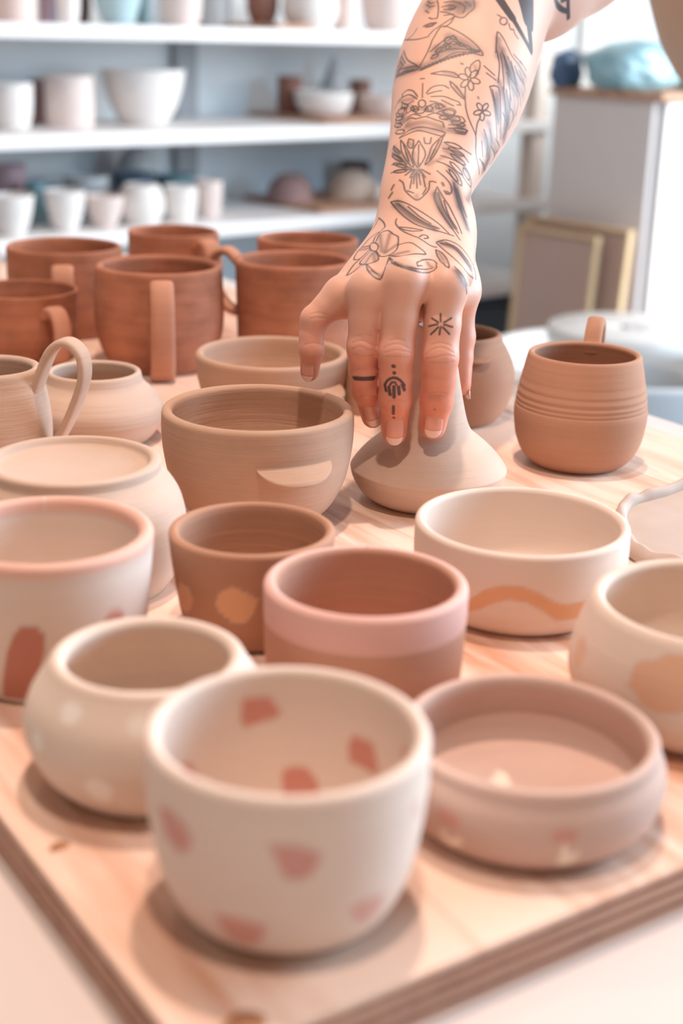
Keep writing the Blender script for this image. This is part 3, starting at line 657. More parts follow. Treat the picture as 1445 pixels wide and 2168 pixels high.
for i in range(len(ARM_PTS) - 1):
    p, q = ARM_PTS[i], ARM_PTS[i + 1]
    for s in (-1, 1):
        e0 = (p[3] - p[4]) * s; e1 = (q[3] - q[4]) * s
        BODY.append((np.array(p[:3]) + SIDE * e0, p[4], np.array(q[:3]) + SIDE * e1, q[4], 4.))
for p, q in zip(UPPER[:-1], UPPER[1:]):
    BODY.append((p[:3], p[3], q[:3], q[3], 5.))
MCP = {'index': (55, 778, 134), 'middle': (31.5, 772, 137.5), 'ring': (12, 777, 131.5), 'pinky': (-3, 792, 126)}
CARP = {'index': (58, 846, 160), 'middle': (49, 846, 163), 'ring': (40, 846, 161), 'pinky': (31, 849, 156)}
for n, r0, r1 in (('index', 15, 11.2), ('middle', 15, 11.2), ('ring', 14.5, 10.8), ('pinky', 14, 9.6)):
    BODY.append((CARP[n], r0, MCP[n], r1, 9.))
BODY += [((48, 852, 152), 17, (34, 800, 124), 11, 8.), ((58, 850, 150), 15, (53, 803, 124), 11, 8.), ((33, 852, 150), 15, (8, 806, 120), 9, 8.),
         ((58, 846, 152), 15, (67.5, 836, 124), 11.5, 8.), ((56, 812, 126), 8, (69, 830, 122), 9, 7.),
         ((60, 838, 152), 13, (63, 800, 138), 9, 7.),
         ((52, 787, 119), 6., (33, 783, 121), 6., 6.), ((30, 783, 121), 6., (13, 786, 118), 6., 6.), ((8, 790, 118), 5.5, (-3, 795, 118), 5., 6.)]
FINGERS = {   # joints with radii, knuckle to tip
    'index': [((55, 778, 134), 10.6), ((53.7, 772.8, 115), 10.5), ((53, 769, 97), 10.1), ((53.2, 772, 84), 9.8), ((52.7, 776, 70), 9.3), ((51.7, 781, 53.5), 7.7)],
    'middle': [((31.5, 772, 137.5), 10.6), ((29.6, 769.2, 118), 10.3), ((28.2, 765.8, 99.5), 9.8), ((28.5, 767, 86), 9.5), ((28.7, 770.5, 72), 9.2), ((29.2, 779, 50), 7.5)],
    'ring': [((12, 777, 131.5), 10.2), ((10.6, 774.8, 116), 9.6), ((9.8, 772.5, 101), 9.0), ((10.6, 776, 87), 8.7), ((12.6, 782, 74), 8.2), ((16.8, 791, 55.5), 6.6)],
    'pinky': [((-3, 792, 126), 9.2), ((-12, 789, 119.5), 8.2), ((-18.2, 788, 113), 7.6), ((-19.8, 786, 104), 7.0), ((-19.6, 785, 96), 6.9), ((-20.6, 789, 82), 5.5)],
    'thumb': [((66.5, 838, 128), 11.2), ((68.5, 841, 112), 9.6), ((69, 841, 94), 9.2), ((69.5, 838, 82), 8.6), ((71, 832, 66), 6.4)],
}
BUMPS = {   # knuckle swellings
    'index': [((53, 767.2, 98), 9.3), ((52.8, 774, 70.5), 8.3)], 'middle': [((28.2, 763.6, 100), 9.0), ((28.7, 769, 72.5), 8.4)],
    'ring': [((9.8, 770.8, 101.5), 8.2), ((12.4, 780.5, 74.5), 7.4)], 'pinky': [((-18.6, 786.8, 113.5), 7.0), ((-20, 784.4, 97), 6.2)], 'thumb': [((69.5, 841, 94), 8.8)]}
KNUCKLES = [((55, 775.5, 137), 11.0), ((31.5, 769.5, 140.5), 11.2), ((12, 775, 134.5), 10.2), ((-3, 790, 128), 9.0)]

def body_field(P):
    f = None
    for a, ra, b, rb, k in BODY:
        d = limb(P, a, ra, b, rb)
        f = d if f is None else smin(f, d, k)
    for c, r in KNUCKLES:
        f = smin(f, np.sqrt(((P - np.array(c, np.float32)) ** 2).sum(-1)) - r, 6.)
    return f

def finger_field(P, n):
    J = FINGERS[n]; f = None
    for (a, ra), (b, rb) in zip(J[:-1], J[1:]):
        d = limb(P, a, ra, b, rb)
        f = d if f is None else smin(f, d, 1.5)
    for c, r in BUMPS[n]:
        f = smin(f, np.sqrt(((P - np.array(c, np.float32)) ** 2).sum(-1)) - r, 4.)
    return f

def arm_field(P):
    b = body_field(P); out = b
    for n in FINGERS:
        out = np.minimum(out, smin(b, finger_field(P, n), 5.5 if n != 'thumb' else 8.))
    return out

def grid_field(vox):
    lo = np.array([-36., 742., 30.]); hi = np.array([226., 1172., 412.])
    n = np.ceil((hi - lo) / vox).astype(int) + 1
    F = np.full(n, 60., np.float32)
    ax = [lo[i] + vox * np.arange(n[i]) for i in range(3)]
    def box(pts, rads, pad):
        pts = np.array(pts, float); rads = np.array(rads, float)[:, None]
        l = np.clip(np.floor(((pts - rads).min(0) - pad - lo) / vox).astype(int), 0, n)
        h = np.clip(np.ceil(((pts + rads).max(0) + pad - lo) / vox).astype(int) + 1, 0, n)
        sl = tuple(slice(l[i], h[i]) for i in range(3))
        P = np.stack(np.meshgrid(*[ax[i][sl[i]].astype(np.float32) for i in range(3)], indexing='ij'), -1)
        return sl, P
    for a, ra, b, rb, k in BODY:
        sl, P = box([a, b], [ra, rb], k + 6)
        F[sl] = smin(F[sl], limb(P, a, ra, b, rb), k)
    for c, r in KNUCKLES:
        sl, P = box([c], [r], 10)
        F[sl] = smin(F[sl], np.sqrt(((P - np.array(c, np.float32)) ** 2).sum(-1)) - r, 6.)
    B = F.copy()
    for nme, J in FINGERS.items():
        sl, P = box([j[0] for j in J], [j[1] for j in J], 10)
        F[sl] = np.minimum(F[sl], smin(B[sl], finger_field(P, nme), 5.5 if nme != 'thumb' else 8.))
    return F, lo

def surface_nets(F, lo, vox):
    S = F < 0
    c = np.zeros(tuple(np.array(F.shape) - 1), np.uint8)
    for i in (0, 1):
        for j in (0, 1):
            for k in (0, 1):
                c += S[i:i + c.shape[0], j:j + c.shape[1], k:k + c.shape[2]]
    cells = np.argwhere((c > 0) & (c < 8))
    idx = np.full(c.shape, -1, np.int32); idx[tuple(cells.T)] = np.arange(len(cells))
    acc = np.zeros((len(cells), 3)); cnt = np.zeros(len(cells))
    corners = [(i, j, k) for i in (0, 1) for j in (0, 1) for k in (0, 1)]
    val = {q: F[tuple((cells + q).T)] for q in corners}
    for q in corners:
        for a in range(3):
            if q[a] == 0:
                r = list(q); r[a] = 1; r = tuple(r)
                v0, v1 = val[q], val[r]; m = (v0 < 0) != (v1 < 0)
                t = v0[m] / (v0[m] - v1[m])
                p = np.tile(np.array(q, float), (m.sum(), 1)); p[:, a] += t
                acc[m] += p; cnt[m] += 1
    V = lo + vox * (cells + acc / cnt[:, None])
    Q = []
    for a in range(3):
        b, d = (a + 1) % 3, (a + 2) % 3
        s0 = [slice(0, -1) if i == a else slice(1, -1) for i in range(3)]
        s1 = [slice(1, None) if i == a else slice(1, -1) for i in range(3)]
        A, Bq = S[tuple(s0)], S[tuple(s1)]
        e = np.argwhere(A != Bq); inside = A[tuple(e.T)]
        off = np.array([0 if i == a else 1 for i in range(3)]); e = e + off
        def cell(db, dd):
            o = np.zeros(3, int); o[b] = db; o[d] = dd
            return idx[tuple((e + o).T)]
        q = np.stack([cell(-1, -1), cell(0, -1), cell(0, 0), cell(-1, 0)], 1)
        q[~inside] = q[~inside][:, ::-1]
        Q.append(q)
    Q = np.concatenate(Q)
    return V, Q[(Q >= 0).all(1)]

def relax(V, E, n, w=.5):
    deg = np.bincount(E.ravel(), minlength=len(V)).astype(float)[:, None]
    for _ in range(n):
        s = np.stack([np.bincount(E[:, 0], V[E[:, 1], i], len(V)) + np.bincount(E[:, 1], V[E[:, 0], i], len(V)) for i in range(3)], 1)
        V = V + w * (s / deg - V)
    return V

def edges_of(Q):
    e = np.concatenate([Q[:, [0, 1]], Q[:, [1, 2]], Q[:, [2, 3]], Q[:, [3, 0]]]); e.sort(1)
    return np.unique(e, axis=0, return_inverse=True)

def split_quads(V, Q):
    E, inv = edges_of(Q); inv = inv.reshape(4, len(Q))
    mid = V[E].mean(1); cen = V[Q].mean(1)
    nv, ne = len(V), len(E)
    m = [nv + inv[i] for i in range(4)]; c = nv + ne + np.arange(len(Q))
    W = np.concatenate([V, mid, cen])
    R = np.concatenate([np.stack([Q[:, i], m[i], c, m[i - 1]], 1) for i in range(4)])
    return W, R

def vertex_normals(V, Q):
    n = np.cross(V[Q[:, 2]] - V[Q[:, 0]], V[Q[:, 3]] - V[Q[:, 1]])
    N = np.stack([sum(np.bincount(Q[:, j], n[:, i], len(V)) for j in range(4)) for i in range(3)], 1)
    return N / (np.linalg.norm(N, axis=1, keepdims=True) + 1e-12)

def build_arm(vox):
    F, lo = grid_field(vox)
    V, Q = surface_nets(F, lo, vox)
    V = relax(V, edges_of(Q)[0], 3)
    V, Q = split_quads(V, Q)
    V = relax(V, edges_of(Q)[0], 2)
    return V, Q
VOX = 1.15
# ---- lines drawn on the skin, as points on it (mm): tattoo lines, grey shading, skin creases; and the nails
TATTOO = [(0.5,0.92,[(17.0,800.9,153.3),(16.4,797.9,152.1),(15.0,797.7,151.3),(13.3,802.2,150.8),(12.3,808.3,151.2),(12.3,812.4,152.4),(13.4,813.7,153.5),(15.0,811.4,154.2),(16.5,806.2,154.1),(17.0,800.9,153.3)]),
(0.5,0.92,[(15.3,809.7,154.0),(16.2,813.3,155.6),(17.1,816.8,157.1),(18.2,818.9,158.4),(19.7,818.9,159.5),(21.3,817.7,160.2),(22.8,816.0,160.7),(24.2,812.1,160.3),(25.5,808.4,159.6),(27.0,806.1,159.4),(28.2,803.8,158.9),(28.3,800.4,157.7),(28.1,796.8,156.2),(27.8,793.2,154.9),(27.1,790.4,153.5),(25.8,789.2,152.4),(24.2,788.5,151.3),(22.5,788.2,150.5),(20.1,788.3,149.8),(18.0,789.4,149.7),(16.7,792.6,150.6),(15.7,797.5,151.7)]),
(0.5,0.92,[(14.0,812.3,153.6),(14.6,816.0,155.1),(15.4,819.0,156.5),(17.1,820.4,158.1),(18.2,821.2,159.1),(17.2,822.0,158.6),(15.4,822.4,157.4),(13.5,822.4,156.0),(11.7,821.8,154.6),(10.4,820.3,153.2),(9.3,818.6,152.1),(7.9,817.4,150.8)]),
(0.5,0.92,[(12.1,812.2,152.2),(10.3,814.0,151.5),(8.5,815.7,150.8),(7.0,816.6,150.0),(5.4,814.8,148.4),(4.2,811.5,146.9),(3.4,808.6,145.7),(3.3,806.2,144.9),(4.7,804.5,145.0),(6.6,803.8,145.8),(7.9,804.2,146.7),(9.1,804.9,147.8),(10.3,805.6,148.9),(11.5,806.2,150.1),(12.6,806.8,151.1)]),
(0.5,0.92,[(13.0,803.3,150.7),(11.6,802.8,149.3),(10.1,802.4,147.9),(8.9,801.7,146.7),(7.3,800.3,145.0),(6.6,798.4,143.9),(7.9,793.8,144.1),(9.8,786.7,145.3),(11.6,784.8,146.1),(13.4,784.7,146.7),(15.7,785.4,147.5),(17.0,786.6,148.3),(17.0,788.9,149.2),(16.6,791.8,150.2),(15.2,796.9,151.3)]),
(0.5,0.92,[(6.6,803.0,145.5),(5.0,802.1,144.3),(3.4,800.7,142.9),(2.3,798.9,141.7),(1.1,796.6,140.3),(0.2,793.9,139.3),(-0.6,789.0,138.4),(0.4,790.2,138.7),(2.0,792.6,139.3),(3.5,793.9,140.1),(4.7,794.4,141.1),(5.9,794.9,142.3),(7.1,795.1,143.5)]),
(0.5,0.92,[(23.0,787.9,150.5),(24.4,786.3,150.6),(25.9,784.1,150.7),(27.8,781.3,151.2),(29.3,779.3,151.7),(31.1,778.7,152.2),(33.1,779.1,152.5),(35.1,780.0,152.7),(36.8,780.8,152.9),(39.6,782.3,152.7),(42.2,784.2,152.2),(43.5,785.7,152.3),(42.7,786.6,153.3),(40.8,787.3,154.7),(38.8,788.4,155.9),(37.4,789.8,156.7),(36.0,791.4,157.2),(34.4,792.7,157.4),(32.9,793.4,157.2),(31.3,793.9,156.7),(29.7,794.3,156.1),(28.0,795.0,155.6)]),
(0.5,0.92,[(10.2,785.8,145.5),(10.5,776.0,145.5),(11.0,771.5,144.6),(12.2,769.0,143.4),(13.8,767.4,142.2),(15.9,766.4,141.0),(17.9,765.9,140.6),(18.7,766.0,141.6),(19.3,766.7,143.2),(20.0,768.0,145.0),(20.6,769.7,146.3),(21.5,778.9,146.7),(22.2,782.7,148.1),(22.9,785.5,149.5)]),
(0.5,0.92,[(10.7,784.9,145.6),(12.2,775.2,145.6),(13.8,771.3,144.6),(15.1,769.5,143.7),(16.5,768.5,143.0)]),
(0.5,0.92,[(22.9,786.3,149.9),(23.6,782.5,148.8),(24.3,767.9,149.6),(25.6,764.9,149.3),(27.3,762.9,148.9),(29.1,761.7,148.5),(30.6,761.0,148.1),(32.2,760.7,147.8),(33.8,760.7,147.4),(35.4,760.9,147.0),(37.3,761.5,146.4),(39.1,762.5,145.8),(40.9,764.2,145.2),(43.6,768.5,144.6),(45.8,771.3,144.7),(47.7,771.8,145.6),(49.0,773.0,146.7),(49.4,781.3,148.1),(48.2,783.9,148.8),(46.3,784.0,149.4),(43.9,782.2,149.8),(41.4,779.3,149.9),(39.3,773.4,150.0),(37.7,767.2,150.1),(38.1,764.7,148.7),(41.1,770.1,148.1)]),
(0.5,0.92,[(23.4,785.1,149.6),(24.7,780.3,149.1),(25.7,766.4,150.0),(27.3,763.7,149.4),(28.9,762.4,149.1),(30.7,761.7,148.8),(32.6,761.4,148.5),(34.4,761.6,148.2),(36.3,762.1,147.8),(38.3,763.2,147.4),(40.2,765.1,147.0),(42.0,768.0,146.5),(44.5,773.7,145.7),(46.4,774.3,146.0)]),
(0.5,0.92,[(17.4,840.1,164.7),(18.9,834.8,164.2),(20.1,830.6,163.6),(20.9,826.6,162.6),(21.0,823.4,161.7),(19.1,821.9,159.9)]),
(0.5,0.92,[(17.4,839.2,164.3),(16.4,837.6,162.5),(15.5,835.8,160.9),(14.5,834.5,159.5),(13.6,833.3,158.3)]),
(0.5,0.92,[(27.6,824.8,166.4),(27.1,822.8,165.3),(27.0,819.7,164.2),(27.7,816.5,163.4),(28.8,812.9,162.6),(30.1,809.6,161.9),(31.8,806.4,161.3),(33.7,803.3,160.9),(35.5,800.7,160.5),(36.9,798.9,160.2),(38.4,797.8,159.9),(40.0,796.6,159.3),(41.5,795.7,158.5),(43.3,794.9,157.5),(45.0,794.4,156.5),(46.5,794.3,155.7),(48.4,794.5,155.0),(49.8,794.9,154.8)]),
(0.5,0.92,[(28.3,814.5,163.0),(30.1,813.0,163.2),(31.8,811.6,163.3),(33.8,809.9,163.3),(35.5,808.5,163.3),(37.5,807.1,163.3),(39.5,806.1,163.1),(41.2,805.6,163.0),(42.1,805.3,162.8),(40.6,804.3,162.5),(37.4,804.4,162.2),(35.6,805.3,162.2),(33.7,806.9,162.2),(31.9,808.7,162.2),(30.0,811.5,162.6),(28.3,814.5,163.0)]),
(0.5,0.92,[(40.0,798.2,160.0),(42.0,800.8,160.8),(43.5,801.2,160.6),(44.8,801.1,160.2),(45.2,799.6,159.2),(42.8,797.6,159.1)]),
(0.5,0.92,[(24.3,840.3,174.1),(26.3,839.0,174.8),(28.6,837.7,175.3),(30.3,836.3,175.1),(32.2,834.6,174.7),(34.2,832.8,174.1),(35.8,831.2,173.5),(37.4,829.5,172.8),(39.1,827.5,172.1),(40.7,825.5,171.3),(42.4,823.5,170.6),(44.0,821.7,169.8),(45.6,820.0,169.0),(47.2,818.6,168.1),(48.7,817.4,167.3),(50.1,816.3,166.4),(51.5,815.3,165.6),(52.8,814.3,164.6),(54.4,812.8,163.4),(55.9,811.1,162.1),(57.4,809.5,160.8)]),
(0.5,0.92,[(24.3,840.3,174.1),(25.4,838.1,173.0),(26.7,835.3,171.7),(28.0,832.5,170.6),(29.6,828.9,169.4),(31.3,825.0,168.3),(32.7,821.9,167.5),(34.3,818.5,166.8),(35.9,815.3,166.0),(37.6,812.6,165.4),(39.3,810.5,164.9),(41.2,809.1,164.4),(43.1,808.2,163.9),(45.0,807.9,163.4),(46.9,807.9,163.0),(48.8,808.2,162.5),(50.7,808.5,162.1),(52.6,808.7,161.7),(54.5,808.7,161.2),(56.4,808.7,160.6),(58.3,808.7,160.1),(60.2,808.9,159.5)]),
(0.5,0.92,[(28.6,835.9,173.6),(30.1,833.6,172.7),(31.6,831.2,171.9),(33.0,828.8,171.1),(34.5,826.4,170.3),(36.0,823.9,169.5),(37.4,821.4,168.8),(38.8,819.0,168.1),(40.3,816.8,167.5),(41.7,815.0,166.8),(43.3,813.5,166.2),(44.9,812.5,165.6),(46.5,811.8,165.0),(48.3,811.5,164.4),(50.0,811.2,163.8),(51.7,811.0,163.2)]),
(0.5,0.92,[(34.2,831.0,172.9),(35.5,828.9,172.0),(36.8,826.7,171.1),(38.1,824.3,170.3),(39.3,822.0,169.5),(40.6,819.8,168.7),(42.2,817.6,167.9),(43.8,815.8,167.1),(45.4,814.4,166.4),(47.0,813.2,165.6)]),
(0.5,0.92,[(51.4,839.6,183.7),(50.6,838.2,182.1),(49.9,836.7,180.5),(49.5,835.1,178.9),(49.7,833.2,177.3),(50.4,831.1,175.7),(51.3,828.9,174.0),(52.0,827.1,172.7),(52.9,825.3,171.3),(53.9,823.5,169.8),(55.0,821.9,168.4),(56.0,820.3,167.0),(57.2,818.7,165.6),(58.4,816.9,164.2),(59.5,815.1,162.8),(60.7,813.3,161.5),(61.8,811.5,160.1),(62.9,809.8,158.7),(64.1,808.3,157.4)]),
(0.5,0.92,[(51.4,839.6,183.7),(52.3,838.0,182.1),(53.3,836.5,180.6),(54.3,834.9,179.1),(55.2,833.7,177.8),(56.2,832.5,176.6),(57.2,831.4,175.3),(58.1,830.3,174.0),(59.1,828.8,172.4),(60.0,827.3,170.7),(60.9,825.8,169.0),(61.9,824.4,167.3),(62.8,822.9,165.6),(63.7,821.2,164.0),(64.3,819.5,162.6),(64.9,817.6,161.4),(65.4,815.8,160.1)]),
(0.5,0.92,[(51.9,836.6,180.7),(52.4,835.0,179.2),(52.9,833.3,177.6),(53.4,831.6,176.1),(54.0,830.0,174.7),(54.6,828.3,173.2),(55.4,826.8,171.9),(56.2,825.4,170.6),(57.0,824.1,169.3),(57.9,822.8,168.0),(58.8,821.4,166.7),(59.7,820.0,165.4),(60.6,818.5,164.1),(61.5,816.8,162.9),(62.4,815.2,161.6),(63.3,813.6,160.3)]),
(0.5,0.92,[(55.2,832.3,176.5),(55.7,830.7,175.0),(56.2,829.1,173.5),(56.7,827.4,172.0),(57.3,825.8,170.5),(57.9,824.3,169.1),(58.7,822.9,167.7),(59.7,821.6,166.4),(60.6,820.3,165.1),(61.6,818.9,163.9),(62.5,817.4,162.6)]),
(0.5,0.92,[(49.9,798.8,157.0),(52.1,800.9,157.6),(54.3,802.5,157.9),(55.8,803.0,157.8),(57.4,803.1,157.5),(59.0,803.0,157.1),(60.6,802.8,156.4),(62.2,802.6,155.6),(63.8,802.2,154.5),(65.0,801.8,153.4),(66.3,801.5,152.1),(67.5,801.2,150.7),(68.6,801.1,149.2),(69.7,801.2,147.7),(70.7,801.6,146.0),(71.7,802.8,144.2),(75.0,831.0,138.1),(75.7,830.4,135.6),(76.1,829.0,133.2),(76.0,827.7,131.8),(72.0,798.0,136.9),(69.4,791.5,139.7),(68.1,789.6,141.1),(66.7,787.8,142.8),(65.3,786.6,144.5),(64.0,786.1,145.9),(62.4,786.2,147.5),(60.9,786.9,148.8),(59.3,788.1,150.1),(58.0,789.3,151.0),(56.6,790.9,151.9),(55.2,792.5,152.8),(54.0,794.0,153.6),(52.5,795.7,154.6),(51.2,797.0,155.6),(49.9,798.1,156.6)]),
(0.5,0.92,[(52.3,799.1,156.5),(54.0,799.0,156.2),(55.6,799.0,155.9),(57.3,798.9,155.6),(58.8,798.4,154.9),(60.3,797.4,154.1),(61.6,796.4,153.0),(63.0,795.3,151.6),(64.4,794.3,150.2),(65.5,793.6,148.8),(66.6,793.0,147.3),(67.8,792.8,145.6),(69.1,793.2,143.9),(70.4,794.3,142.0)]),
(0.5,0.92,[(55.2,800.7,156.8),(56.8,800.1,156.2),(58.4,799.7,155.7),(60.1,799.3,155.0),(61.7,798.7,154.0),(63.0,798.0,153.0),(64.3,797.2,151.7),(65.6,796.6,150.2),(67.0,796.2,148.7),(68.4,796.4,147.2)]),
(0.5,0.92,[(49.3,792.8,153.7),(49.6,790.4,152.2),(50.1,788.0,150.8),(51.2,785.3,149.3),(52.4,778.7,148.6),(54.0,772.4,147.9),(55.6,770.8,147.3),(55.9,773.5,148.2),(55.8,782.8,149.0),(55.1,786.4,150.0),(54.1,789.0,151.2),(52.9,791.0,152.2),(51.2,792.4,153.0),(49.3,792.8,153.7)]),
(0.5,0.92,[(58.9,774.1,147.7),(59.9,772.5,146.8),(61.0,771.5,145.9),(62.0,770.8,144.7),(63.1,770.4,143.5),(64.1,770.3,142.1),(64.9,770.1,140.4),(65.3,769.8,138.8),(65.6,769.7,137.0),(65.9,769.9,135.1),(66.3,770.8,133.1)]),
(0.5,0.92,[(60.2,772.4,146.7),(61.5,771.5,145.5),(62.8,771.2,144.3),(63.9,771.0,142.9),(64.9,770.7,141.3),(65.7,770.7,139.5),(66.5,771.3,137.5)]),
(0.5,0.92,[(61.3,843.9,185.8),(61.6,842.6,184.3),(62.0,841.2,182.7),(62.3,839.8,181.2),(62.7,838.4,179.6),(63.1,837.0,178.1),(63.6,835.7,176.5),(64.2,834.5,175.0),(64.8,833.3,173.4),(65.4,832.2,171.9),(66.0,831.1,170.4),(66.7,829.9,168.6),(67.4,828.8,166.8),(68.2,827.8,165.1),(68.9,826.8,163.4)]),
(0.5,0.92,[(63.2,841.7,182.3),(63.8,840.4,180.8),(64.4,839.2,179.2),(64.9,837.9,177.6),(65.5,836.7,176.1),(66.1,835.6,174.6),(66.8,834.4,172.8),(67.5,833.3,171.0),(68.3,832.3,169.3),(69.0,831.4,167.6)]),
(0.55,0.93,[(51.9,764.2,122.7),(51.9,763.5,120.8),(52.0,762.8,118.9)]),
(0.55,0.93,[(52.1,762.1,115.9),(51.8,761.9,113.8),(51.6,761.7,111.8)]),
(0.55,0.93,[(47.1,765.5,120.0),(48.9,763.9,119.2),(50.7,762.9,118.2)]),
(0.55,0.93,[(58.0,764.1,120.6),(56.6,763.3,119.9),(55.2,762.8,119.1),(53.8,762.4,118.4)]),
(0.55,0.93,[(45.6,765.5,115.4),(47.1,764.2,116.1),(48.7,763.3,116.7),(50.2,762.7,117.2)]),
(0.55,0.93,[(58.8,763.2,115.8),(57.1,762.5,116.3),(55.4,762.2,116.9),(53.8,762.2,117.3)]),
(0.55,0.93,[(46.9,763.8,111.2),(48.2,763.1,112.7),(49.5,762.6,114.2),(50.7,762.3,115.6)]),
(0.55,0.93,[(57.2,762.2,112.0),(55.9,761.9,113.3),(54.7,761.8,114.5),(53.4,761.9,115.7)]),
(1.3,0.93,[(26.6,755.4,94.5),(26.7,755.4,94.4)]),
(1.1,0.93,[(27.2,756.9,90.5),(27.3,756.9,90.4)]),
(0.81,0.93,[(22.3,760.2,82.2),(22.7,759.3,83.9),(23.4,758.5,85.4),(25.0,757.7,86.9),(26.9,757.2,87.7),(28.8,757.1,87.4),(30.6,757.3,86.3),(32.1,757.9,84.7),(33.4,759.0,82.8)]),
(0.65,0.93,[(25.0,758.4,82.7),(26.0,757.5,84.8),(27.8,757.2,85.1),(28.9,757.5,83.2)]),
(1.04,0.93,[(22.3,760.0,82.6),(22.7,760.4,80.9),(23.1,760.7,79.3)]),
(1.04,0.93,[(24.6,758.9,81.6),(25.0,759.6,79.4),(25.4,759.9,77.3)]),
(1.04,0.93,[(27.4,757.9,82.3),(27.5,758.7,80.1),(27.6,759.3,78.0),(27.7,759.5,75.9)]),
(1.04,0.93,[(30.0,758.0,82.2),(30.3,758.8,80.0),(30.6,759.4,77.9)]),
(1.04,0.93,[(32.1,758.2,83.5),(32.8,759.0,81.8),(33.5,760.1,80.1)]),
(0.91,0.93,[(27.6,760.0,70.3),(27.7,760.8,67.9),(27.8,762.5,65.3)]),
(0.78,0.93,[(28.2,764.5,62.7),(28.3,764.6,62.6)]),
(1.49,0.93,[(5.2,769.5,83.7),(7.0,768.3,83.9),(8.8,767.7,83.9),(10.6,767.5,83.9),(12.4,767.6,84.0),(14.4,768.3,84.1),(16.3,769.6,84.0)]),
(0.9,0.35,[(13.6,778.4,63.9),(13.7,778.5,63.8)]),
(0.8,0.4,[(51.2,765.4,67.8),(51.2,765.5,67.7)]),
(0.55,0.8,[(42.2,911.6,242.1),(44.5,910.0,242.3)]),
(0.5,0.8,[(43.5,907.2,239.4),(43.4,904.8,237.4),(43.3,902.3,235.4),(43.2,899.9,233.4),(43.2,897.5,231.4)]),
(0.5,0.9,[(40.3,900.2,231.9),(39.2,903.3,233.4),(37.9,906.3,234.7),(36.2,909.2,235.3),(34.4,911.7,235.1),(32.6,913.3,233.9),(31.3,914.1,232.5),(31.3,911.1,230.5)]),
(0.5,0.9,[(40.0,898.7,230.5),(37.9,902.4,231.8),(35.8,906.1,232.6),(34.1,908.1,232.2),(32.4,910.1,231.4),(30.9,912.0,230.4),(29.3,913.6,228.6),(28.2,914.3,226.7),(27.4,914.3,224.9),(26.8,913.9,223.1)]),
(0.5,0.9,[(45.7,899.5,234.1),(47.0,900.9,235.8),(48.6,902.0,237.2),(50.7,902.5,238.2),(52.9,902.6,238.7),(55.2,902.4,238.8),(57.2,901.8,238.5),(59.4,899.9,237.2)]),
(0.5,0.9,[(46.4,898.5,233.5),(48.5,898.6,234.3),(50.7,898.8,235.0),(52.9,899.0,235.4),(55.0,899.0,235.8)]),
(0.5,0.9,[(48.5,896.2,232.3),(50.5,895.9,232.4),(52.6,895.8,232.5),(54.6,895.6,232.6),(56.4,895.2,232.5),(58.5,894.2,232.0),(60.4,893.0,231.3),(62.1,892.0,230.7),(64.2,891.0,230.1),(65.6,890.2,229.5),(66.3,888.5,227.9),(64.2,888.8,228.1)]),
(0.5,0.9,[(30.1,887.8,214.1),(31.4,888.3,215.9),(32.8,888.6,217.6),(34.6,888.3,219.0),(36.3,887.7,219.8),(39.1,884.7,219.4),(41.9,884.2,220.2),(44.8,884.1,221.0),(47.6,882.8,220.4),(49.3,882.0,219.9),(51.2,881.0,219.2),(53.5,880.0,218.7),(55.4,878.8,218.1),(56.0,875.7,215.5)]),
(0.5,0.9,[(29.3,879.5,208.4),(30.7,879.2,209.5),(32.0,879.1,210.7),(33.4,879.1,211.8),(34.9,879.0,212.7),(36.9,878.7,213.7),(39.0,878.4,214.5),(41.2,878.0,215.0),(43.3,877.4,215.1),(45.5,876.8,214.9),(47.5,876.2,214.6),(49.6,875.5,214.3),(51.5,874.7,213.9),(53.2,873.9,213.5),(55.4,872.8,213.0),(56.7,871.8,212.3),(55.6,869.7,210.4),(54.0,870.2,210.6),(51.9,871.2,211.0),(49.6,872.3,211.6),(47.5,873.2,212.0),(45.7,873.9,212.4),(43.9,874.6,212.8),(42.1,875.3,213.0),(40.5,875.9,213.0),(38.2,876.3,212.5),(36.1,876.5,211.7),(34.1,876.8,210.7),(32.4,877.4,209.9),(30.9,878.0,209.0),(29.3,879.0,208.0)]),
(0.5,0.9,[(27.5,907.7,221.3),(28.1,901.1,218.9),(29.3,898.5,219.5),(30.8,896.8,220.6),(32.4,895.0,221.3),(33.6,894.4,222.2),(33.6,897.0,223.9),(32.9,900.2,225.4),(30.2,904.4,224.4),(28.5,905.5,222.2)]),
(0.5,0.9,[(27.4,902.0,218.1),(27.4,897.4,215.5),(28.9,893.3,215.9),(30.8,890.7,216.7),(31.9,890.3,217.7),(32.9,890.6,218.9)]),
(0.5,0.9,[(51.9,885.3,223.1),(54.1,886.2,224.3),(56.3,886.9,225.2),(58.5,887.2,225.9),(60.5,887.0,226.0),(62.4,885.9,225.4),(63.4,884.5,224.2),(62.3,882.7,222.4),(60.4,881.1,220.8),(58.4,880.8,220.3),(56.1,880.9,220.0)]),
(0.5,0.9,[(57.6,880.0,219.4),(59.2,880.7,220.4),(60.9,881.5,221.3),(62.6,882.1,221.9),(64.4,882.1,221.9),(66.2,881.8,221.5),(67.6,881.6,221.0),(69.0,880.1,219.0),(67.3,878.5,217.9),(64.6,877.1,217.0),(62.8,876.7,216.9),(60.9,876.7,216.9),(58.9,876.8,216.9)]),
(0.5,0.9,[(58.9,874.6,215.0),(61.1,874.6,215.1),(63.3,874.9,215.2),(65.3,875.2,215.1),(67.4,875.6,214.8),(69.3,875.9,214.3),(70.4,876.0,213.8),(68.9,873.5,211.9),(67.3,872.8,211.9),(65.2,872.4,212.2),(63.1,872.2,212.5)]),
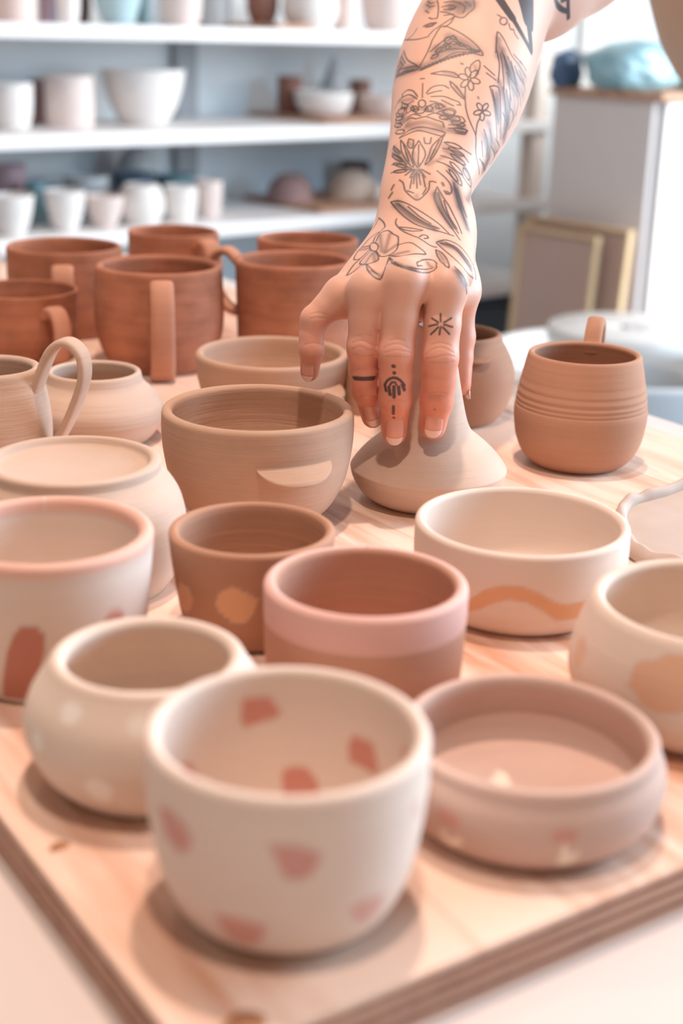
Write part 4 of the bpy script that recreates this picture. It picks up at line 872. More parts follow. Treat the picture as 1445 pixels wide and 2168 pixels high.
(0.5,0.9,[(45.2,892.6,228.2),(44.6,891.1,226.8),(43.3,890.8,226.0),(41.7,891.8,226.2),(40.8,893.8,227.2),(40.8,895.6,228.7),(41.8,896.4,229.8),(43.3,895.9,230.2),(44.7,894.4,229.5),(45.2,892.6,228.2)]),
(0.5,0.9,[(34.3,893.5,222.3),(36.2,893.1,223.6),(37.8,892.6,224.5),(39.2,889.0,222.6),(41.1,887.4,222.4),(43.4,886.9,222.8),(44.6,887.8,224.0),(45.8,889.3,225.6),(47.0,890.5,226.9),(48.8,891.2,227.9),(50.6,891.4,228.4),(52.4,891.5,228.6),(54.2,891.0,228.5),(55.6,889.8,227.6),(57.0,888.3,226.6)]),
(0.5,0.9,[(40.7,869.0,207.7),(39.6,867.2,206.1),(38.4,865.5,204.5),(37.5,863.6,202.8),(37.1,861.5,201.2),(36.9,859.4,199.5),(37.1,857.3,197.9),(37.8,854.9,196.1),(38.8,852.9,194.4),(39.9,852.0,193.6),(41.2,852.9,194.5),(42.7,854.9,196.3),(43.8,856.8,198.1),(44.6,858.8,199.9),(44.5,861.3,201.8),(43.9,863.0,203.1),(42.9,864.9,204.6),(41.8,866.9,206.2),(40.7,869.0,207.7)]),
(0.5,0.9,[(30.0,876.5,207.2),(30.1,873.8,205.6),(30.1,871.2,204.1),(30.2,868.6,202.6),(30.6,865.8,201.1),(31.2,862.9,199.7),(32.1,860.1,198.3),(33.1,857.6,196.9),(34.0,855.7,195.9),(36.0,852.8,194.0),(37.4,852.0,193.5),(37.3,853.5,194.8),(36.6,856.2,196.9),(35.7,859.2,199.0),(35.1,861.4,200.4),(34.3,863.8,201.9),(33.5,866.4,203.2),(32.7,868.7,204.4),(31.3,872.7,206.0),(30.0,876.5,207.2)]),
(0.5,0.9,[(56.0,871.1,211.7),(55.2,869.3,210.1),(54.5,867.5,208.4),(53.8,865.6,206.8),(53.0,863.8,205.3),(52.2,862.1,203.8),(51.3,860.4,202.3),(50.4,858.7,200.9),(49.4,857.3,199.5),(48.1,855.8,198.1),(46.5,854.4,196.6),(45.2,853.3,195.4),(44.4,853.0,195.0),(44.6,854.1,196.0),(45.6,856.3,198.0),(46.6,858.6,200.0),(47.2,860.6,201.7),(47.8,862.6,203.4),(48.8,864.6,205.1),(49.8,865.8,206.2),(51.1,866.9,207.4),(52.5,868.1,208.6),(53.9,869.3,209.8),(55.2,870.5,211.0)]),
(0.5,0.9,[(34.8,872.7,208.3),(34.2,870.1,206.2),(34.1,867.8,204.5),(35.4,865.5,203.5),(36.8,864.7,203.4),(37.4,866.1,204.6),(37.7,868.4,206.4),(37.6,870.3,207.8),(34.8,872.7,208.3)]),
(0.5,0.9,[(43.9,870.5,209.4),(44.1,868.4,207.6),(44.6,866.7,206.2),(47.4,866.4,206.3),(47.9,868.0,207.7),(48.2,870.1,209.5)]),
(0.5,0.9,[(25.9,878.6,203.5),(27.0,874.2,202.7),(28.1,870.5,201.8),(29.2,867.3,201.0)]),
(0.5,0.9,[(25.1,873.0,199.7),(26.8,868.3,199.2),(28.4,864.7,198.7),(29.9,861.7,198.0),(31.1,859.0,197.0),(32.2,856.5,195.8),(33.3,854.4,194.6)]),
(0.5,0.9,[(24.7,862.2,193.7),(26.7,859.4,194.0),(28.6,857.5,194.3),(30.5,855.8,194.4),(32.4,854.2,194.0),(34.2,852.7,193.5),(36.1,851.5,192.9)]),
(0.5,0.9,[(24.4,856.1,189.4),(26.4,854.5,190.4),(28.4,853.5,191.3),(30.5,852.7,191.9),(32.2,852.0,192.2),(33.9,851.4,192.3),(35.7,850.9,192.3),(37.4,850.7,192.3)]),
(0.5,0.9,[(55.9,865.9,207.2),(58.0,865.8,207.2),(60.1,866.0,207.1),(62.3,866.1,206.7),(64.0,865.9,205.9),(65.7,865.7,204.9),(67.4,865.6,203.7),(68.8,865.9,202.8),(70.9,866.6,201.6),(72.7,867.6,200.6)]),
(0.5,0.9,[(55.1,862.1,204.1),(57.2,861.8,203.8),(59.4,861.8,203.4),(61.5,861.9,202.9),(63.5,862.0,202.2),(65.5,862.3,201.3),(67.3,862.6,200.2),(68.7,862.8,199.0),(69.9,862.8,197.6),(71.1,863.1,196.2)]),
(0.5,0.9,[(53.6,857.5,200.3),(55.7,856.9,199.8),(57.9,856.7,199.2),(59.9,856.6,198.5),(62.0,856.8,197.7),(63.9,857.2,196.8),(65.8,857.6,195.8),(67.5,858.2,194.6),(69.0,858.8,193.2),(70.4,859.4,191.6),(71.5,859.8,189.8),(72.3,860.2,187.9),(72.9,860.7,186.0),(73.3,860.9,183.5),(73.1,859.7,182.0),(72.0,856.8,182.6),(70.4,854.3,184.5),(69.3,853.4,185.9),(68.1,852.9,187.5),(66.9,852.8,189.2),(65.7,852.9,190.7)]),
(0.5,0.9,[(51.4,853.9,197.1),(53.3,853.1,196.6),(55.2,852.6,196.1),(57.0,852.2,195.4),(58.8,851.8,194.5),(60.5,851.5,193.4),(62.0,851.1,192.2),(63.4,850.8,190.7),(64.7,850.3,189.1),(65.6,849.7,187.6),(66.5,848.2,185.2),(66.3,846.4,183.9),(65.0,845.7,184.6),(63.0,845.6,186.3),(61.2,846.0,187.9),(59.7,846.7,189.3),(58.3,847.6,190.8),(56.9,848.8,192.3)]),
(0.5,0.9,[(29.2,847.3,186.3),(31.2,845.1,185.2),(31.7,843.8,183.9),(32.1,842.2,182.3),(32.6,840.8,180.9),(33.7,839.4,179.8),(34.9,838.1,178.8),(36.1,836.9,178.0),(37.7,835.2,176.9),(39.2,834.2,176.3),(40.7,834.3,176.6),(42.3,835.4,177.6),(43.7,836.6,178.9),(45.3,838.0,180.5),(46.4,839.3,182.1),(46.8,840.8,183.7),(46.8,842.4,185.3),(47.1,843.3,186.4),(48.7,842.9,186.5),(50.6,842.0,186.0)]),
(0.5,0.9,[(39.2,848.7,190.5),(39.3,847.1,188.8),(39.3,845.6,187.2),(39.4,844.2,185.6),(39.5,842.8,184.0),(39.6,841.3,182.4)]),
(0.5,0.9,[(35.4,846.4,187.9),(36.3,847.7,189.4),(37.2,849.1,190.8),(38.1,850.6,192.3)]),
(0.5,0.9,[(44.4,845.9,188.2),(43.3,847.5,189.6),(42.1,849.1,191.0),(40.9,850.7,192.4)]),
(0.5,0.9,[(32.6,848.3,189.0),(34.0,848.9,190.1),(35.4,849.7,191.2),(36.7,850.7,192.3)]),
(0.5,0.9,[(47.2,846.9,190.2),(45.6,848.2,190.9),(44.0,849.4,191.7),(42.3,850.6,192.4)]),
(0.5,0.9,[(51.3,848.1,192.2),(53.0,846.7,191.0),(54.6,845.6,189.8),(56.2,844.6,188.6),(57.6,843.5,187.2),(58.8,842.5,185.7),(59.7,841.4,184.2),(60.0,839.5,182.1),(59.6,837.7,180.5),(56.8,836.2,179.9),(55.4,837.8,181.8)]),
(0.5,0.9,[(69.5,899.4,238.2),(69.4,897.5,236.5),(69.3,895.7,234.7),(69.2,893.9,232.9),(69.2,892.1,231.2),(69.3,890.4,229.6),(69.4,888.5,227.6),(69.7,886.7,225.8),(70.1,885.1,224.1),(70.6,883.6,222.3),(71.2,882.3,220.6),(72.0,881.1,218.9),(72.7,880.0,217.3),(73.5,879.2,215.7),(74.3,878.4,214.0),(75.1,877.8,212.4),(75.7,876.8,210.4),(75.8,875.8,208.8),(75.8,874.6,206.9),(75.7,873.3,204.8),(75.7,872.1,202.9),(75.8,871.3,201.1),(76.1,870.7,199.2),(76.6,870.6,197.5),(77.1,870.8,195.8),(77.6,871.0,194.2),(78.0,871.5,192.2),(78.4,872.2,190.4),(78.8,873.4,188.4)]),
(0.5,0.9,[(48.7,911.3,245.3),(50.5,911.1,245.8),(52.3,911.1,246.3),(54.1,911.1,246.7),(55.9,911.1,246.9),(57.9,910.8,246.9),(59.9,910.3,246.8),(61.7,909.7,246.5),(63.2,909.0,246.1),(65.0,907.1,244.7),(65.3,905.7,243.5),(64.1,905.9,243.5),(62.1,906.8,243.9),(59.5,907.8,244.3),(57.7,908.3,244.5),(55.5,908.8,244.7),(53.2,909.4,244.9),(50.9,910.2,245.1),(48.7,911.3,245.3)]),
(0.5,0.9,[(72.6,909.2,247.7),(72.8,911.0,249.5),(73.4,912.7,251.2),(74.9,914.0,252.4),(76.8,915.3,253.6),(78.3,915.8,254.0),(79.1,914.3,252.5),(78.9,911.8,249.9),(78.3,910.2,248.4),(77.3,908.4,246.7),(76.2,906.7,245.1)]),
(0.5,0.9,[(60.2,904.3,241.3),(61.9,902.7,240.2),(63.7,900.7,238.7),(64.8,899.2,237.5),(65.9,897.4,236.1),(67.0,895.7,234.7),(67.9,894.4,233.5),(69.1,892.5,231.7),(69.3,891.7,230.9),(68.3,892.3,231.5),(66.7,893.6,232.7),(65.0,895.3,234.1),(63.5,897.2,235.6),(62.0,899.4,237.2),(60.8,901.2,238.6),(60.2,904.3,241.3)]),
(0.5,0.9,[(78.8,887.0,221.6),(78.0,885.3,220.2),(77.1,883.7,218.7),(76.5,882.0,217.0),(76.1,880.4,215.1),(75.9,878.8,213.1),(75.7,877.2,211.1)]),
(0.5,0.9,[(89.4,923.4,258.4),(89.6,925.1,260.1),(89.7,926.9,261.9),(89.9,928.7,263.7),(90.1,930.4,265.4),(90.3,932.8,267.7),(90.5,934.9,269.8),(91.0,936.2,271.0),(92.6,936.0,270.0),(94.4,934.7,267.5),(95.5,933.7,265.9),(96.5,932.6,263.9),(97.5,931.6,262.0),(98.4,930.7,260.1),(99.4,930.0,258.3),(100.6,929.5,256.4),(101.7,929.6,255.1),(103.0,929.9,253.7),(104.3,930.5,252.3),(105.6,931.1,250.8),(106.8,931.7,249.3),(107.9,932.4,247.7),(109.0,933.4,246.1),(110.2,934.8,244.4)]),
(0.5,0.9,[(90.3,925.0,259.8),(90.6,923.5,258.0),(90.9,922.1,256.2),(91.2,920.6,254.4),(91.5,919.2,252.6),(91.6,917.7,250.8),(91.5,916.1,248.9),(91.3,914.4,247.0),(91.1,912.8,245.1),(90.8,911.1,243.1),(90.6,909.5,241.2)]),
(0.5,0.9,[(93.4,926.8,259.8),(94.0,925.6,258.0),(94.6,924.5,256.3),(95.3,923.4,254.5),(95.9,922.3,252.7),(96.4,921.3,250.8),(96.8,920.2,249.0),(97.1,919.0,247.0),(97.3,917.9,245.1),(97.6,916.8,243.1),(97.9,915.8,241.1),(98.2,915.0,239.1),(98.6,914.2,237.0),(98.9,913.5,234.9),(99.3,913.0,232.8),(99.7,912.6,230.7)]),
(0.5,0.9,[(97.3,926.6,256.4),(98.1,925.7,254.5),(98.9,924.9,252.6),(99.8,924.3,250.7),(100.6,923.6,248.7),(101.3,923.0,246.7),(101.8,922.5,244.9),(102.2,922.0,243.0),(102.7,921.5,241.2),(103.1,921.0,239.3),(103.5,920.7,237.3),(104.0,920.6,235.4)]),
(0.5,0.9,[(85.1,903.8,238.4),(85.7,902.7,236.6),(86.3,901.7,234.9),(86.9,900.8,233.0),(87.4,899.8,231.0),(87.8,898.8,229.1),(88.1,897.8,227.2),(88.4,896.9,225.1),(88.7,896.1,222.9),(89.0,895.3,220.7),(89.3,894.6,218.9),(89.4,894.1,216.9),(89.6,893.6,215.0),(89.8,893.3,213.0),(90.0,893.2,210.9),(90.3,893.3,208.9)]),
(0.5,0.9,[(85.1,904.1,238.8),(88.1,906.3,239.3),(90.6,907.5,238.4),(91.1,907.1,237.3),(91.5,906.4,235.9),(91.7,905.5,234.1),(91.9,904.4,232.1),(92.0,903.2,229.9),(92.2,902.1,227.5),(92.3,901.3,225.9),(92.4,900.6,224.2),(92.4,899.8,222.3),(92.5,899.1,220.4),(92.5,898.5,218.3),(92.6,898.0,216.3),(92.6,897.7,214.2),(92.7,897.5,212.1),(92.9,897.6,210.0),(93.0,898.0,207.9)]),
(0.5,0.9,[(81.6,913.1,250.7),(83.2,912.4,249.3),(84.9,911.8,248.0),(86.6,911.4,246.6),(88.3,911.2,245.3)]),
(0.5,0.9,[(83.0,909.8,246.6),(84.5,909.5,245.6),(86.0,909.3,244.6),(87.5,909.3,243.6),(89.1,909.4,242.5)]),
(0.5,0.9,[(49.7,934.4,265.0),(50.9,936.0,266.8),(52.1,937.8,268.8),(53.2,939.5,270.7),(54.4,940.7,272.3),(55.7,941.3,273.3),(57.4,941.0,273.7),(59.2,940.0,273.3),(61.1,938.6,272.6),(63.0,937.3,271.7),(64.7,936.2,271.0),(66.5,934.8,270.1),(68.4,933.4,269.1),(70.1,931.9,268.0),(71.7,930.5,267.0),(73.6,928.7,265.7),(75.3,926.9,264.3),(76.9,925.3,262.9),(78.2,923.8,261.6),(79.7,921.9,259.7),(80.9,920.2,257.9),(81.0,919.1,256.8),(79.5,918.8,256.8),(77.0,919.3,257.5),(74.4,920.0,258.0),(72.6,920.5,258.3),(70.8,921.0,258.5),(68.9,921.5,258.6),(67.1,921.8,258.5),(65.3,921.8,258.2),(63.4,921.6,257.7),(61.6,921.2,257.1),(59.8,920.6,256.3),(58.0,919.9,255.4),(56.3,919.0,254.3),(54.5,918.1,253.1),(52.4,917.3,251.9),(50.8,917.0,251.1),(49.0,916.8,250.3),(47.2,916.8,249.4),(45.3,917.0,248.5),(43.4,917.3,247.6),(41.6,917.8,246.7)]),
(0.5,0.9,[(49.7,934.4,265.0),(49.0,932.6,263.3),(48.4,931.0,261.6),(47.6,929.2,259.9),(46.7,927.4,258.0),(45.8,926.0,256.3),(44.8,924.5,254.4),(43.7,923.1,252.6),(42.6,921.7,250.7),(41.6,920.4,248.8)]),
(0.5,0.9,[(48.2,926.5,258.0),(49.7,927.1,259.3),(51.2,927.9,260.6),(52.7,928.8,261.9),(54.3,929.7,263.1),(55.7,930.5,264.3),(57.0,931.3,265.2),(59.2,932.2,266.5),(61.1,932.8,267.4),(63.0,933.4,268.2)]),
(0.5,0.9,[(49.6,923.2,256.0),(51.6,923.2,256.8),(53.7,923.4,257.7),(55.8,923.7,258.5),(57.9,924.1,259.2),(59.8,924.4,259.7),(62.1,924.4,260.1),(64.2,924.1,260.2),(66.3,923.6,260.1),(68.6,923.1,260.0),(70.5,922.6,259.8),(72.6,922.0,259.6),(74.6,921.5,259.4),(76.7,921.1,259.1),(78.8,920.9,258.8)]),
(0.5,0.9,[(57.0,930.4,264.5),(58.4,928.8,263.4),(59.9,927.2,262.3),(61.3,925.8,261.2)]),
(0.5,0.9,[(63.0,933.4,268.2),(64.0,931.7,266.8),(65.1,929.9,265.4),(66.2,928.2,264.1),(67.2,926.4,262.7)]),
(0.5,0.9,[(40.9,919.4,247.4),(39.1,920.6,246.8),(37.2,922.2,246.2),(35.5,924.1,245.5),(33.8,926.2,244.9),(31.9,929.3,244.0),(30.1,933.2,243.2),(28.3,938.8,242.2)]),
(0.5,0.9,[(43.7,916.9,247.5),(45.5,916.6,248.3),(47.2,916.5,249.2),(49.0,916.5,250.0),(50.9,916.7,250.9),(52.6,917.0,251.7),(54.3,917.4,252.5),(56.1,918.0,253.4),(57.9,918.6,254.2),(59.7,919.1,254.9),(61.9,919.5,255.6),(64.1,919.7,256.1),(66.3,919.8,256.6),(68.5,919.9,257.1)]),
(0.5,0.9,[(32.9,967.5,264.4),(34.7,957.3,264.6),(36.6,951.6,264.7),(38.6,947.5,264.8),(40.5,944.5,265.1),(42.3,942.4,265.5),(44.1,940.9,266.0),(45.8,939.7,266.6),(47.6,938.8,267.1)]),
(0.5,0.9,[(32.3,952.3,258.0),(33.0,946.0,256.0),(33.6,940.7,254.1),(34.6,935.7,252.5),(36.2,931.1,251.5),(38.0,927.2,250.7),(39.5,924.3,250.1),(41.2,920.3,248.4)]),
(0.5,0.9,[(31.6,952.4,256.5),(30.8,951.7,254.5),(30.1,951.1,252.4),(29.4,950.6,250.4),(28.8,949.8,248.5),(28.4,948.2,246.6),(28.1,945.9,244.9),(27.9,943.4,243.2),(27.7,941.3,241.4)]),
(0.5,0.9,[(29.7,940.2,246.6),(31.6,935.1,247.3),(33.4,931.3,247.9),(35.2,928.4,248.4),(36.9,926.1,248.8),(38.6,924.2,249.1),(40.2,922.6,249.4)]),
(0.5,0.9,[(47.9,954.2,278.5),(50.0,950.8,277.7),(52.9,949.0,278.2),(53.5,951.0,280.2),(53.8,954.1,282.8),(54.0,957.1,285.1),(53.7,960.6,287.5),(53.2,964.2,289.5)]),
(0.5,0.9,[(51.3,941.6,271.4),(53.0,941.9,272.5),(54.7,942.3,273.7),(56.4,942.8,274.8),(58.0,943.3,275.8),(60.0,944.0,277.1),(62.0,944.6,278.3),(63.9,945.3,279.6)]),
(0.5,0.9,[(55.2,952.4,282.2),(56.9,951.1,282.1),(58.6,949.9,281.9),(60.3,948.8,281.6),(62.5,946.8,280.6),(64.7,945.1,279.6),(66.9,943.8,278.9),(69.1,943.3,279.0),(71.0,944.1,280.2),(72.8,945.5,281.9),(74.3,946.3,283.1),(75.7,947.3,284.3),(76.6,948.4,285.6),(76.6,950.3,287.5),(76.0,952.4,289.5)]),
(0.5,0.9,[(46.8,969.4,286.6),(48.8,963.0,285.1),(51.7,960.4,285.8)]),
(0.5,0.9,[(56.0,955.4,285.2),(58.2,954.8,285.9),(60.4,954.0,286.3),(63.0,952.4,286.0),(64.8,950.9,285.3),(63.8,950.2,284.3),(61.8,950.2,283.5),(59.7,951.1,283.5),(57.4,952.7,283.7)]),
(0.5,0.9,[(91.3,945.9,281.3),(94.0,945.7,279.9)]),
(0.5,0.9,[(97.7,945.4,277.5),(97.0,943.7,276.1),(95.5,942.2,275.2),(93.8,941.6,275.5),(92.8,942.2,276.6),(92.8,943.6,278.2),(93.9,945.2,279.4),(95.6,946.3,279.7),(97.1,946.4,279.0),(97.7,945.4,277.5)]),
(0.5,0.9,[(98.7,944.8,276.2),(99.2,943.4,274.2),(99.8,942.5,272.6),(101.8,944.0,272.7),(102.6,942.6,270.2),(103.7,942.3,268.7),(105.0,942.3,267.1)]),
(0.5,0.9,[(78.9,903.4,241.1),(77.5,902.2,240.2),(75.2,901.9,240.4),(73.2,902.7,241.4),(72.7,904.0,242.7),(74.0,905.0,243.6),(76.3,905.1,243.5),(78.3,904.5,242.4),(78.9,903.4,241.1)]),
(0.5,0.9,[(73.5,897.7,236.3),(72.1,898.1,236.9),(71.2,900.0,238.8),(71.2,902.2,240.9),(72.2,903.3,242.1),(73.6,902.8,241.5),(74.6,901.0,239.6),(74.6,899.0,237.4),(73.5,897.7,236.3)]),
(0.5,0.9,[(66.9,899.6,238.2),(66.8,901.2,239.6),(68.1,902.9,241.4),(70.2,903.9,242.5),(71.7,903.6,242.3),(71.8,902.1,240.9),(70.4,900.3,239.1),(68.4,899.2,238.0),(66.9,899.6,238.2)]),
(0.5,0.9,[(65.5,907.1,244.8),(66.8,907.8,245.7),(69.1,907.3,245.6),(71.1,906.0,244.6),(71.6,904.6,243.3),(70.3,903.7,242.4),(68.0,904.1,242.5),(66.0,905.6,243.5),(65.5,907.1,244.8)]),
(0.5,0.9,[(70.8,911.5,249.7),(72.2,910.7,249.1),(73.1,908.6,247.2),(73.1,906.4,245.0),(72.0,905.3,243.9),(70.6,905.9,244.5),(69.7,908.0,246.4),(69.7,910.4,248.6),(70.8,911.5,249.7)]),
(0.5,0.9,[(77.4,909.5,247.8),(77.6,908.1,246.4),(76.2,906.2,244.6),(74.1,904.8,243.4),(72.6,905.0,243.6),(72.5,906.5,245.1),(73.8,908.3,246.9),(75.9,909.6,248.0),(77.4,909.5,247.8)]),
(0.5,0.9,[(83.6,895.5,228.9),(84.0,895.0,227.8),(83.1,893.2,226.2),(81.5,891.3,225.1),(80.2,890.5,225.2),(79.8,891.2,226.3),(80.7,892.9,227.9),(82.3,894.7,229.0),(83.6,895.5,228.9)]),
(0.5,0.9,[(85.5,892.8,222.6),(84.3,891.4,222.0),(82.3,889.9,222.3),(80.6,889.4,223.3),(80.3,890.0,224.4),(81.4,891.2,225.0),(83.4,892.5,224.8),(85.1,893.2,223.8),(85.5,892.8,222.6)]),
(0.5,0.9,[(79.7,885.8,219.2),(78.6,885.6,219.9),(78.3,886.7,221.6),(78.8,888.3,223.3),(80.0,889.5,224.0),(81.0,889.6,223.2),(81.4,888.7,221.5),(80.8,887.1,219.8),(79.7,885.8,219.2)]),
(0.5,0.9,[(74.4,885.8,223.2),(74.9,887.0,224.3),(76.6,888.5,225.1),(78.6,889.6,225.2),(79.7,889.6,224.5),(79.2,888.5,223.4),(77.4,886.9,222.6),(75.5,885.7,222.5),(74.4,885.8,223.2)]),
(0.5,0.9,[(76.9,892.1,229.2),(78.2,892.6,229.2),(79.6,892.3,228.0),(80.3,891.4,226.3),(79.8,890.3,225.2),(78.5,889.6,225.3),(77.1,889.8,226.5),(76.4,890.9,228.1),(76.9,892.1,229.2)]),
(0.9,0.75,[(54.4,841.6,185.8),(55.1,840.5,184.5)]),
(0.9,0.7,[(25.9,846.9,183.1),(24.6,846.0,180.8)]),
(1.0,0.7,[(25.0,844.0,179.0),(24.1,843.8,177.7),(23.3,843.7,176.3)]),
(1.2,0.7,[(57.1,837.4,181.0),(58.2,836.9,180.2)]),
(0.8,0.7,[(67.3,914.3,251.8),(68.2,913.7,251.4)]),
(0.8,0.6,[(77.4,895.3,232.7),(77.6,894.8,232.0)]),
(1.0,0.8,[(44.9,950.4,273.3),(46.3,949.6,273.9),(47.8,948.8,274.6),(50.3,947.2,275.1),(52.1,946.0,275.4),(49.9,945.6,273.7),(48.2,946.5,273.2),(46.3,948.0,272.9)]),
(0.5,0.9,[(61.3,932.2,266.9),(61.0,931.2,265.9),(59.7,930.3,265.0),(58.1,930.3,264.7),(57.2,931.1,265.1),(57.5,932.2,266.1),(58.8,932.9,267.0),(60.4,932.9,267.3),(61.3,932.2,266.9)]),
(0.5,0.9,[(64.7,931.0,266.3),(64.0,930.5,265.8),(62.6,930.8,265.8),(61.4,931.7,266.5),(61.1,932.7,267.3),(61.9,933.1,267.8),(63.3,932.8,267.7),(64.4,931.9,267.1),(64.7,931.0,266.3)]),
(0.5,0.9,[(60.3,928.2,263.2),(59.9,927.5,262.5),(58.6,927.1,261.9),(57.2,927.3,261.9),(56.5,928.1,262.4),(57.0,928.8,263.2),(58.3,929.2,263.7),(59.6,928.9,263.7),(60.3,928.2,263.2)]),
(0.5,0.9,[(64.9,927.8,263.5),(64.2,927.2,262.8),(62.7,927.2,262.7),(61.3,927.9,263.0),(60.8,928.8,263.8),(61.5,929.4,264.4),(63.0,929.4,264.6),(64.4,928.7,264.2),(64.9,927.8,263.5)]),
(0.5,0.9,[(69.1,925.4,262.1),(68.2,925.2,261.8),(66.8,926.0,262.2),(65.5,927.3,263.2),(65.3,928.3,264.0),(66.2,928.4,264.3),(67.7,927.6,263.9),(68.9,926.4,263.0),(69.1,925.4,262.1)]),
(0.5,0.9,[(60.4,926.3,261.5),(60.0,924.9,260.2),(59.1,924.4,259.6),(58.2,925.1,260.1),(57.8,926.6,261.4),(58.2,928.0,262.7),(59.2,928.5,263.3),(60.1,927.7,262.8),(60.4,926.3,261.5)]),
(0.5,0.9,[(56.4,926.7,261.2),(56.0,925.7,260.3),(54.5,924.6,258.9),(52.6,924.1,257.9),(51.5,924.6,257.9),(51.9,925.5,258.9),(53.5,926.5,260.2),(55.4,927.0,261.2),(56.4,926.7,261.2)]),
(0.5,0.9,[(73.8,922.6,260.3),(72.9,922.6,260.2),(71.2,923.5,260.8),(69.7,924.9,261.8),(69.3,925.9,262.6),(70.2,925.8,262.7),(71.9,924.8,262.1),(73.4,923.5,261.1),(73.8,922.6,260.3)]),
(0.5,0.9,[(53.3,922.3,256.6),(52.9,921.5,255.7),(51.4,920.8,254.6),(49.7,920.8,253.9),(48.7,921.4,254.1),(49.1,922.3,254.9),(50.6,922.8,256.0),(52.3,922.8,256.7),(53.3,922.3,256.6)]),
(0.5,0.9,[(77.9,920.7,258.7),(77.1,920.4,258.5),(75.6,920.9,258.9),(74.3,921.7,259.6),(73.9,922.5,260.2),(74.7,922.6,260.4),(76.2,922.1,260.0),(77.5,921.3,259.3),(77.9,920.7,258.7)]),
(0.5,0.9,[(43.9,917.2,247.9),(43.3,916.8,247.1),(42.3,918.0,247.3),(42.3,919.1,248.2),(43.3,918.5,248.6),(43.9,917.2,247.9)]),
(0.5,0.9,[(46.2,916.8,248.9),(45.6,916.4,248.2),(44.5,917.4,248.4),(44.6,918.4,249.3),(45.6,918.1,249.6),(46.2,916.8,248.9)]),
(0.5,0.9,[(48.5,916.7,250.0),(47.9,916.2,249.2),(46.8,917.1,249.5),(46.9,918.1,250.3),(47.9,917.8,250.7),(48.5,916.7,250.0)]),
(0.5,0.9,[(50.9,916.8,251.0),(50.2,916.3,250.2),(49.2,917.0,250.5),(49.2,918.0,251.4),(50.2,917.9,251.7),(50.9,916.8,251.0)]),
(0.5,0.9,[(53.2,917.1,251.9),(52.5,916.5,251.2),(51.5,917.1,251.4),(51.5,918.1,252.3),(52.5,918.1,252.6),(53.2,917.1,251.9)]),
(0.5,0.9,[(55.5,917.5,252.9),(54.9,916.9,252.1),(53.8,917.4,252.4),(53.8,918.4,253.3),(54.9,918.5,253.6),(55.5,917.5,252.9)]),
(0.5,0.9,[(57.9,918.1,253.7),(57.2,917.4,253.0),(56.1,917.8,253.2),(56.2,918.8,254.1),(57.2,919.0,254.4),(57.9,918.1,253.7)]),
(0.5,0.9,[(60.2,918.7,254.6),(59.6,918.0,253.8),(58.5,918.4,254.1),(58.5,919.4,255.0),(59.6,919.5,255.3),(60.2,918.7,254.6)]),
(0.5,0.9,[(62.6,919.1,255.3),(61.9,918.4,254.6),(60.9,918.9,254.8),(60.9,919.8,255.7),(61.9,920.0,256.0),(62.6,919.1,255.3)]),
(0.5,0.9,[(64.9,919.4,256.0),(64.3,918.8,255.3),(63.2,919.2,255.5),(63.2,920.2,256.4),(64.3,920.3,256.7),(64.9,919.4,256.0)]),
(0.5,0.9,[(67.3,919.7,256.7),(66.6,919.0,255.9),(65.6,919.5,256.2),(65.6,920.5,257.1),(66.6,920.6,257.4),(67.3,919.7,256.7)]),
(0.5,0.9,[(69.6,919.8,257.3),(68.9,919.2,256.5),(67.9,919.7,256.8),(67.9,920.6,257.6),(69.0,920.7,258.0),(69.6,919.8,257.3)]),
(0.5,0.9,[(72.0,920.0,257.8),(71.3,919.3,257.1),(70.2,919.8,257.3),(70.3,920.8,258.2),(71.3,920.9,258.5),(72.0,920.0,257.8)]),
(0.5,0.9,[(74.3,920.3,258.3),(73.6,919.6,257.6),(72.6,920.0,257.8),(72.6,920.9,258.7),(73.7,921.1,259.0),(74.3,920.3,258.3)]),
(0.5,0.9,[(76.7,920.7,258.8),(76.0,919.9,258.1),(74.9,920.3,258.3),(75.0,921.2,259.2),(76.0,921.5,259.5),(76.7,920.7,258.8)]),
(0.5,0.9,[(79.1,921.3,259.3),(78.4,920.5,258.5),(77.3,920.7,258.8),(77.3,921.7,259.7),(78.4,922.0,260.0),(79.1,921.3,259.3)]),
(0.5,0.9,[(28.4,944.1,245.0),(29.5,940.8,246.3),(30.6,938.6,247.6),(31.8,937.0,248.9)]),
(0.5,0.9,[(28.7,939.1,243.3),(30.6,933.4,244.4),(32.5,929.6,245.4),(34.5,926.8,246.3)]),
(0.5,0.9,[(27.7,941.9,241.8),(29.2,935.5,242.6),(30.8,931.2,243.4),(32.4,928.1,244.1)]),
(0.5,0.9,[(30.5,946.6,251.5),(31.3,940.9,250.2),(32.1,936.1,248.9)]),
(0.5,0.9,[(31.2,949.4,254.4),(32.2,941.8,252.4),(33.2,935.6,250.4)]),
(0.5,0.9,[(33.8,927.1,245.6),(35.9,924.5,246.4),(38.0,922.5,247.2)]),
(0.5,0.9,[(28.4,948.9,247.0),(29.4,945.9,248.6),(30.4,944.1,250.1)]),
(0.5,0.9,[(62.7,883.8,223.5),(61.5,882.9,222.5),(58.9,883.0,222.3),(56.3,884.1,222.9),(55.4,885.6,223.9),(56.6,886.4,224.9),(59.3,886.2,225.1),(61.8,885.1,224.6),(62.7,883.8,223.5)]),
(0.5,0.9,[(66.1,880.2,219.9),(64.7,879.2,219.1),(61.9,879.1,219.1),(59.2,880.3,220.0),(58.3,881.8,221.2),(59.7,882.5,222.0),(62.5,882.2,222.0),(65.2,881.3,221.1),(66.1,880.2,219.9)]),
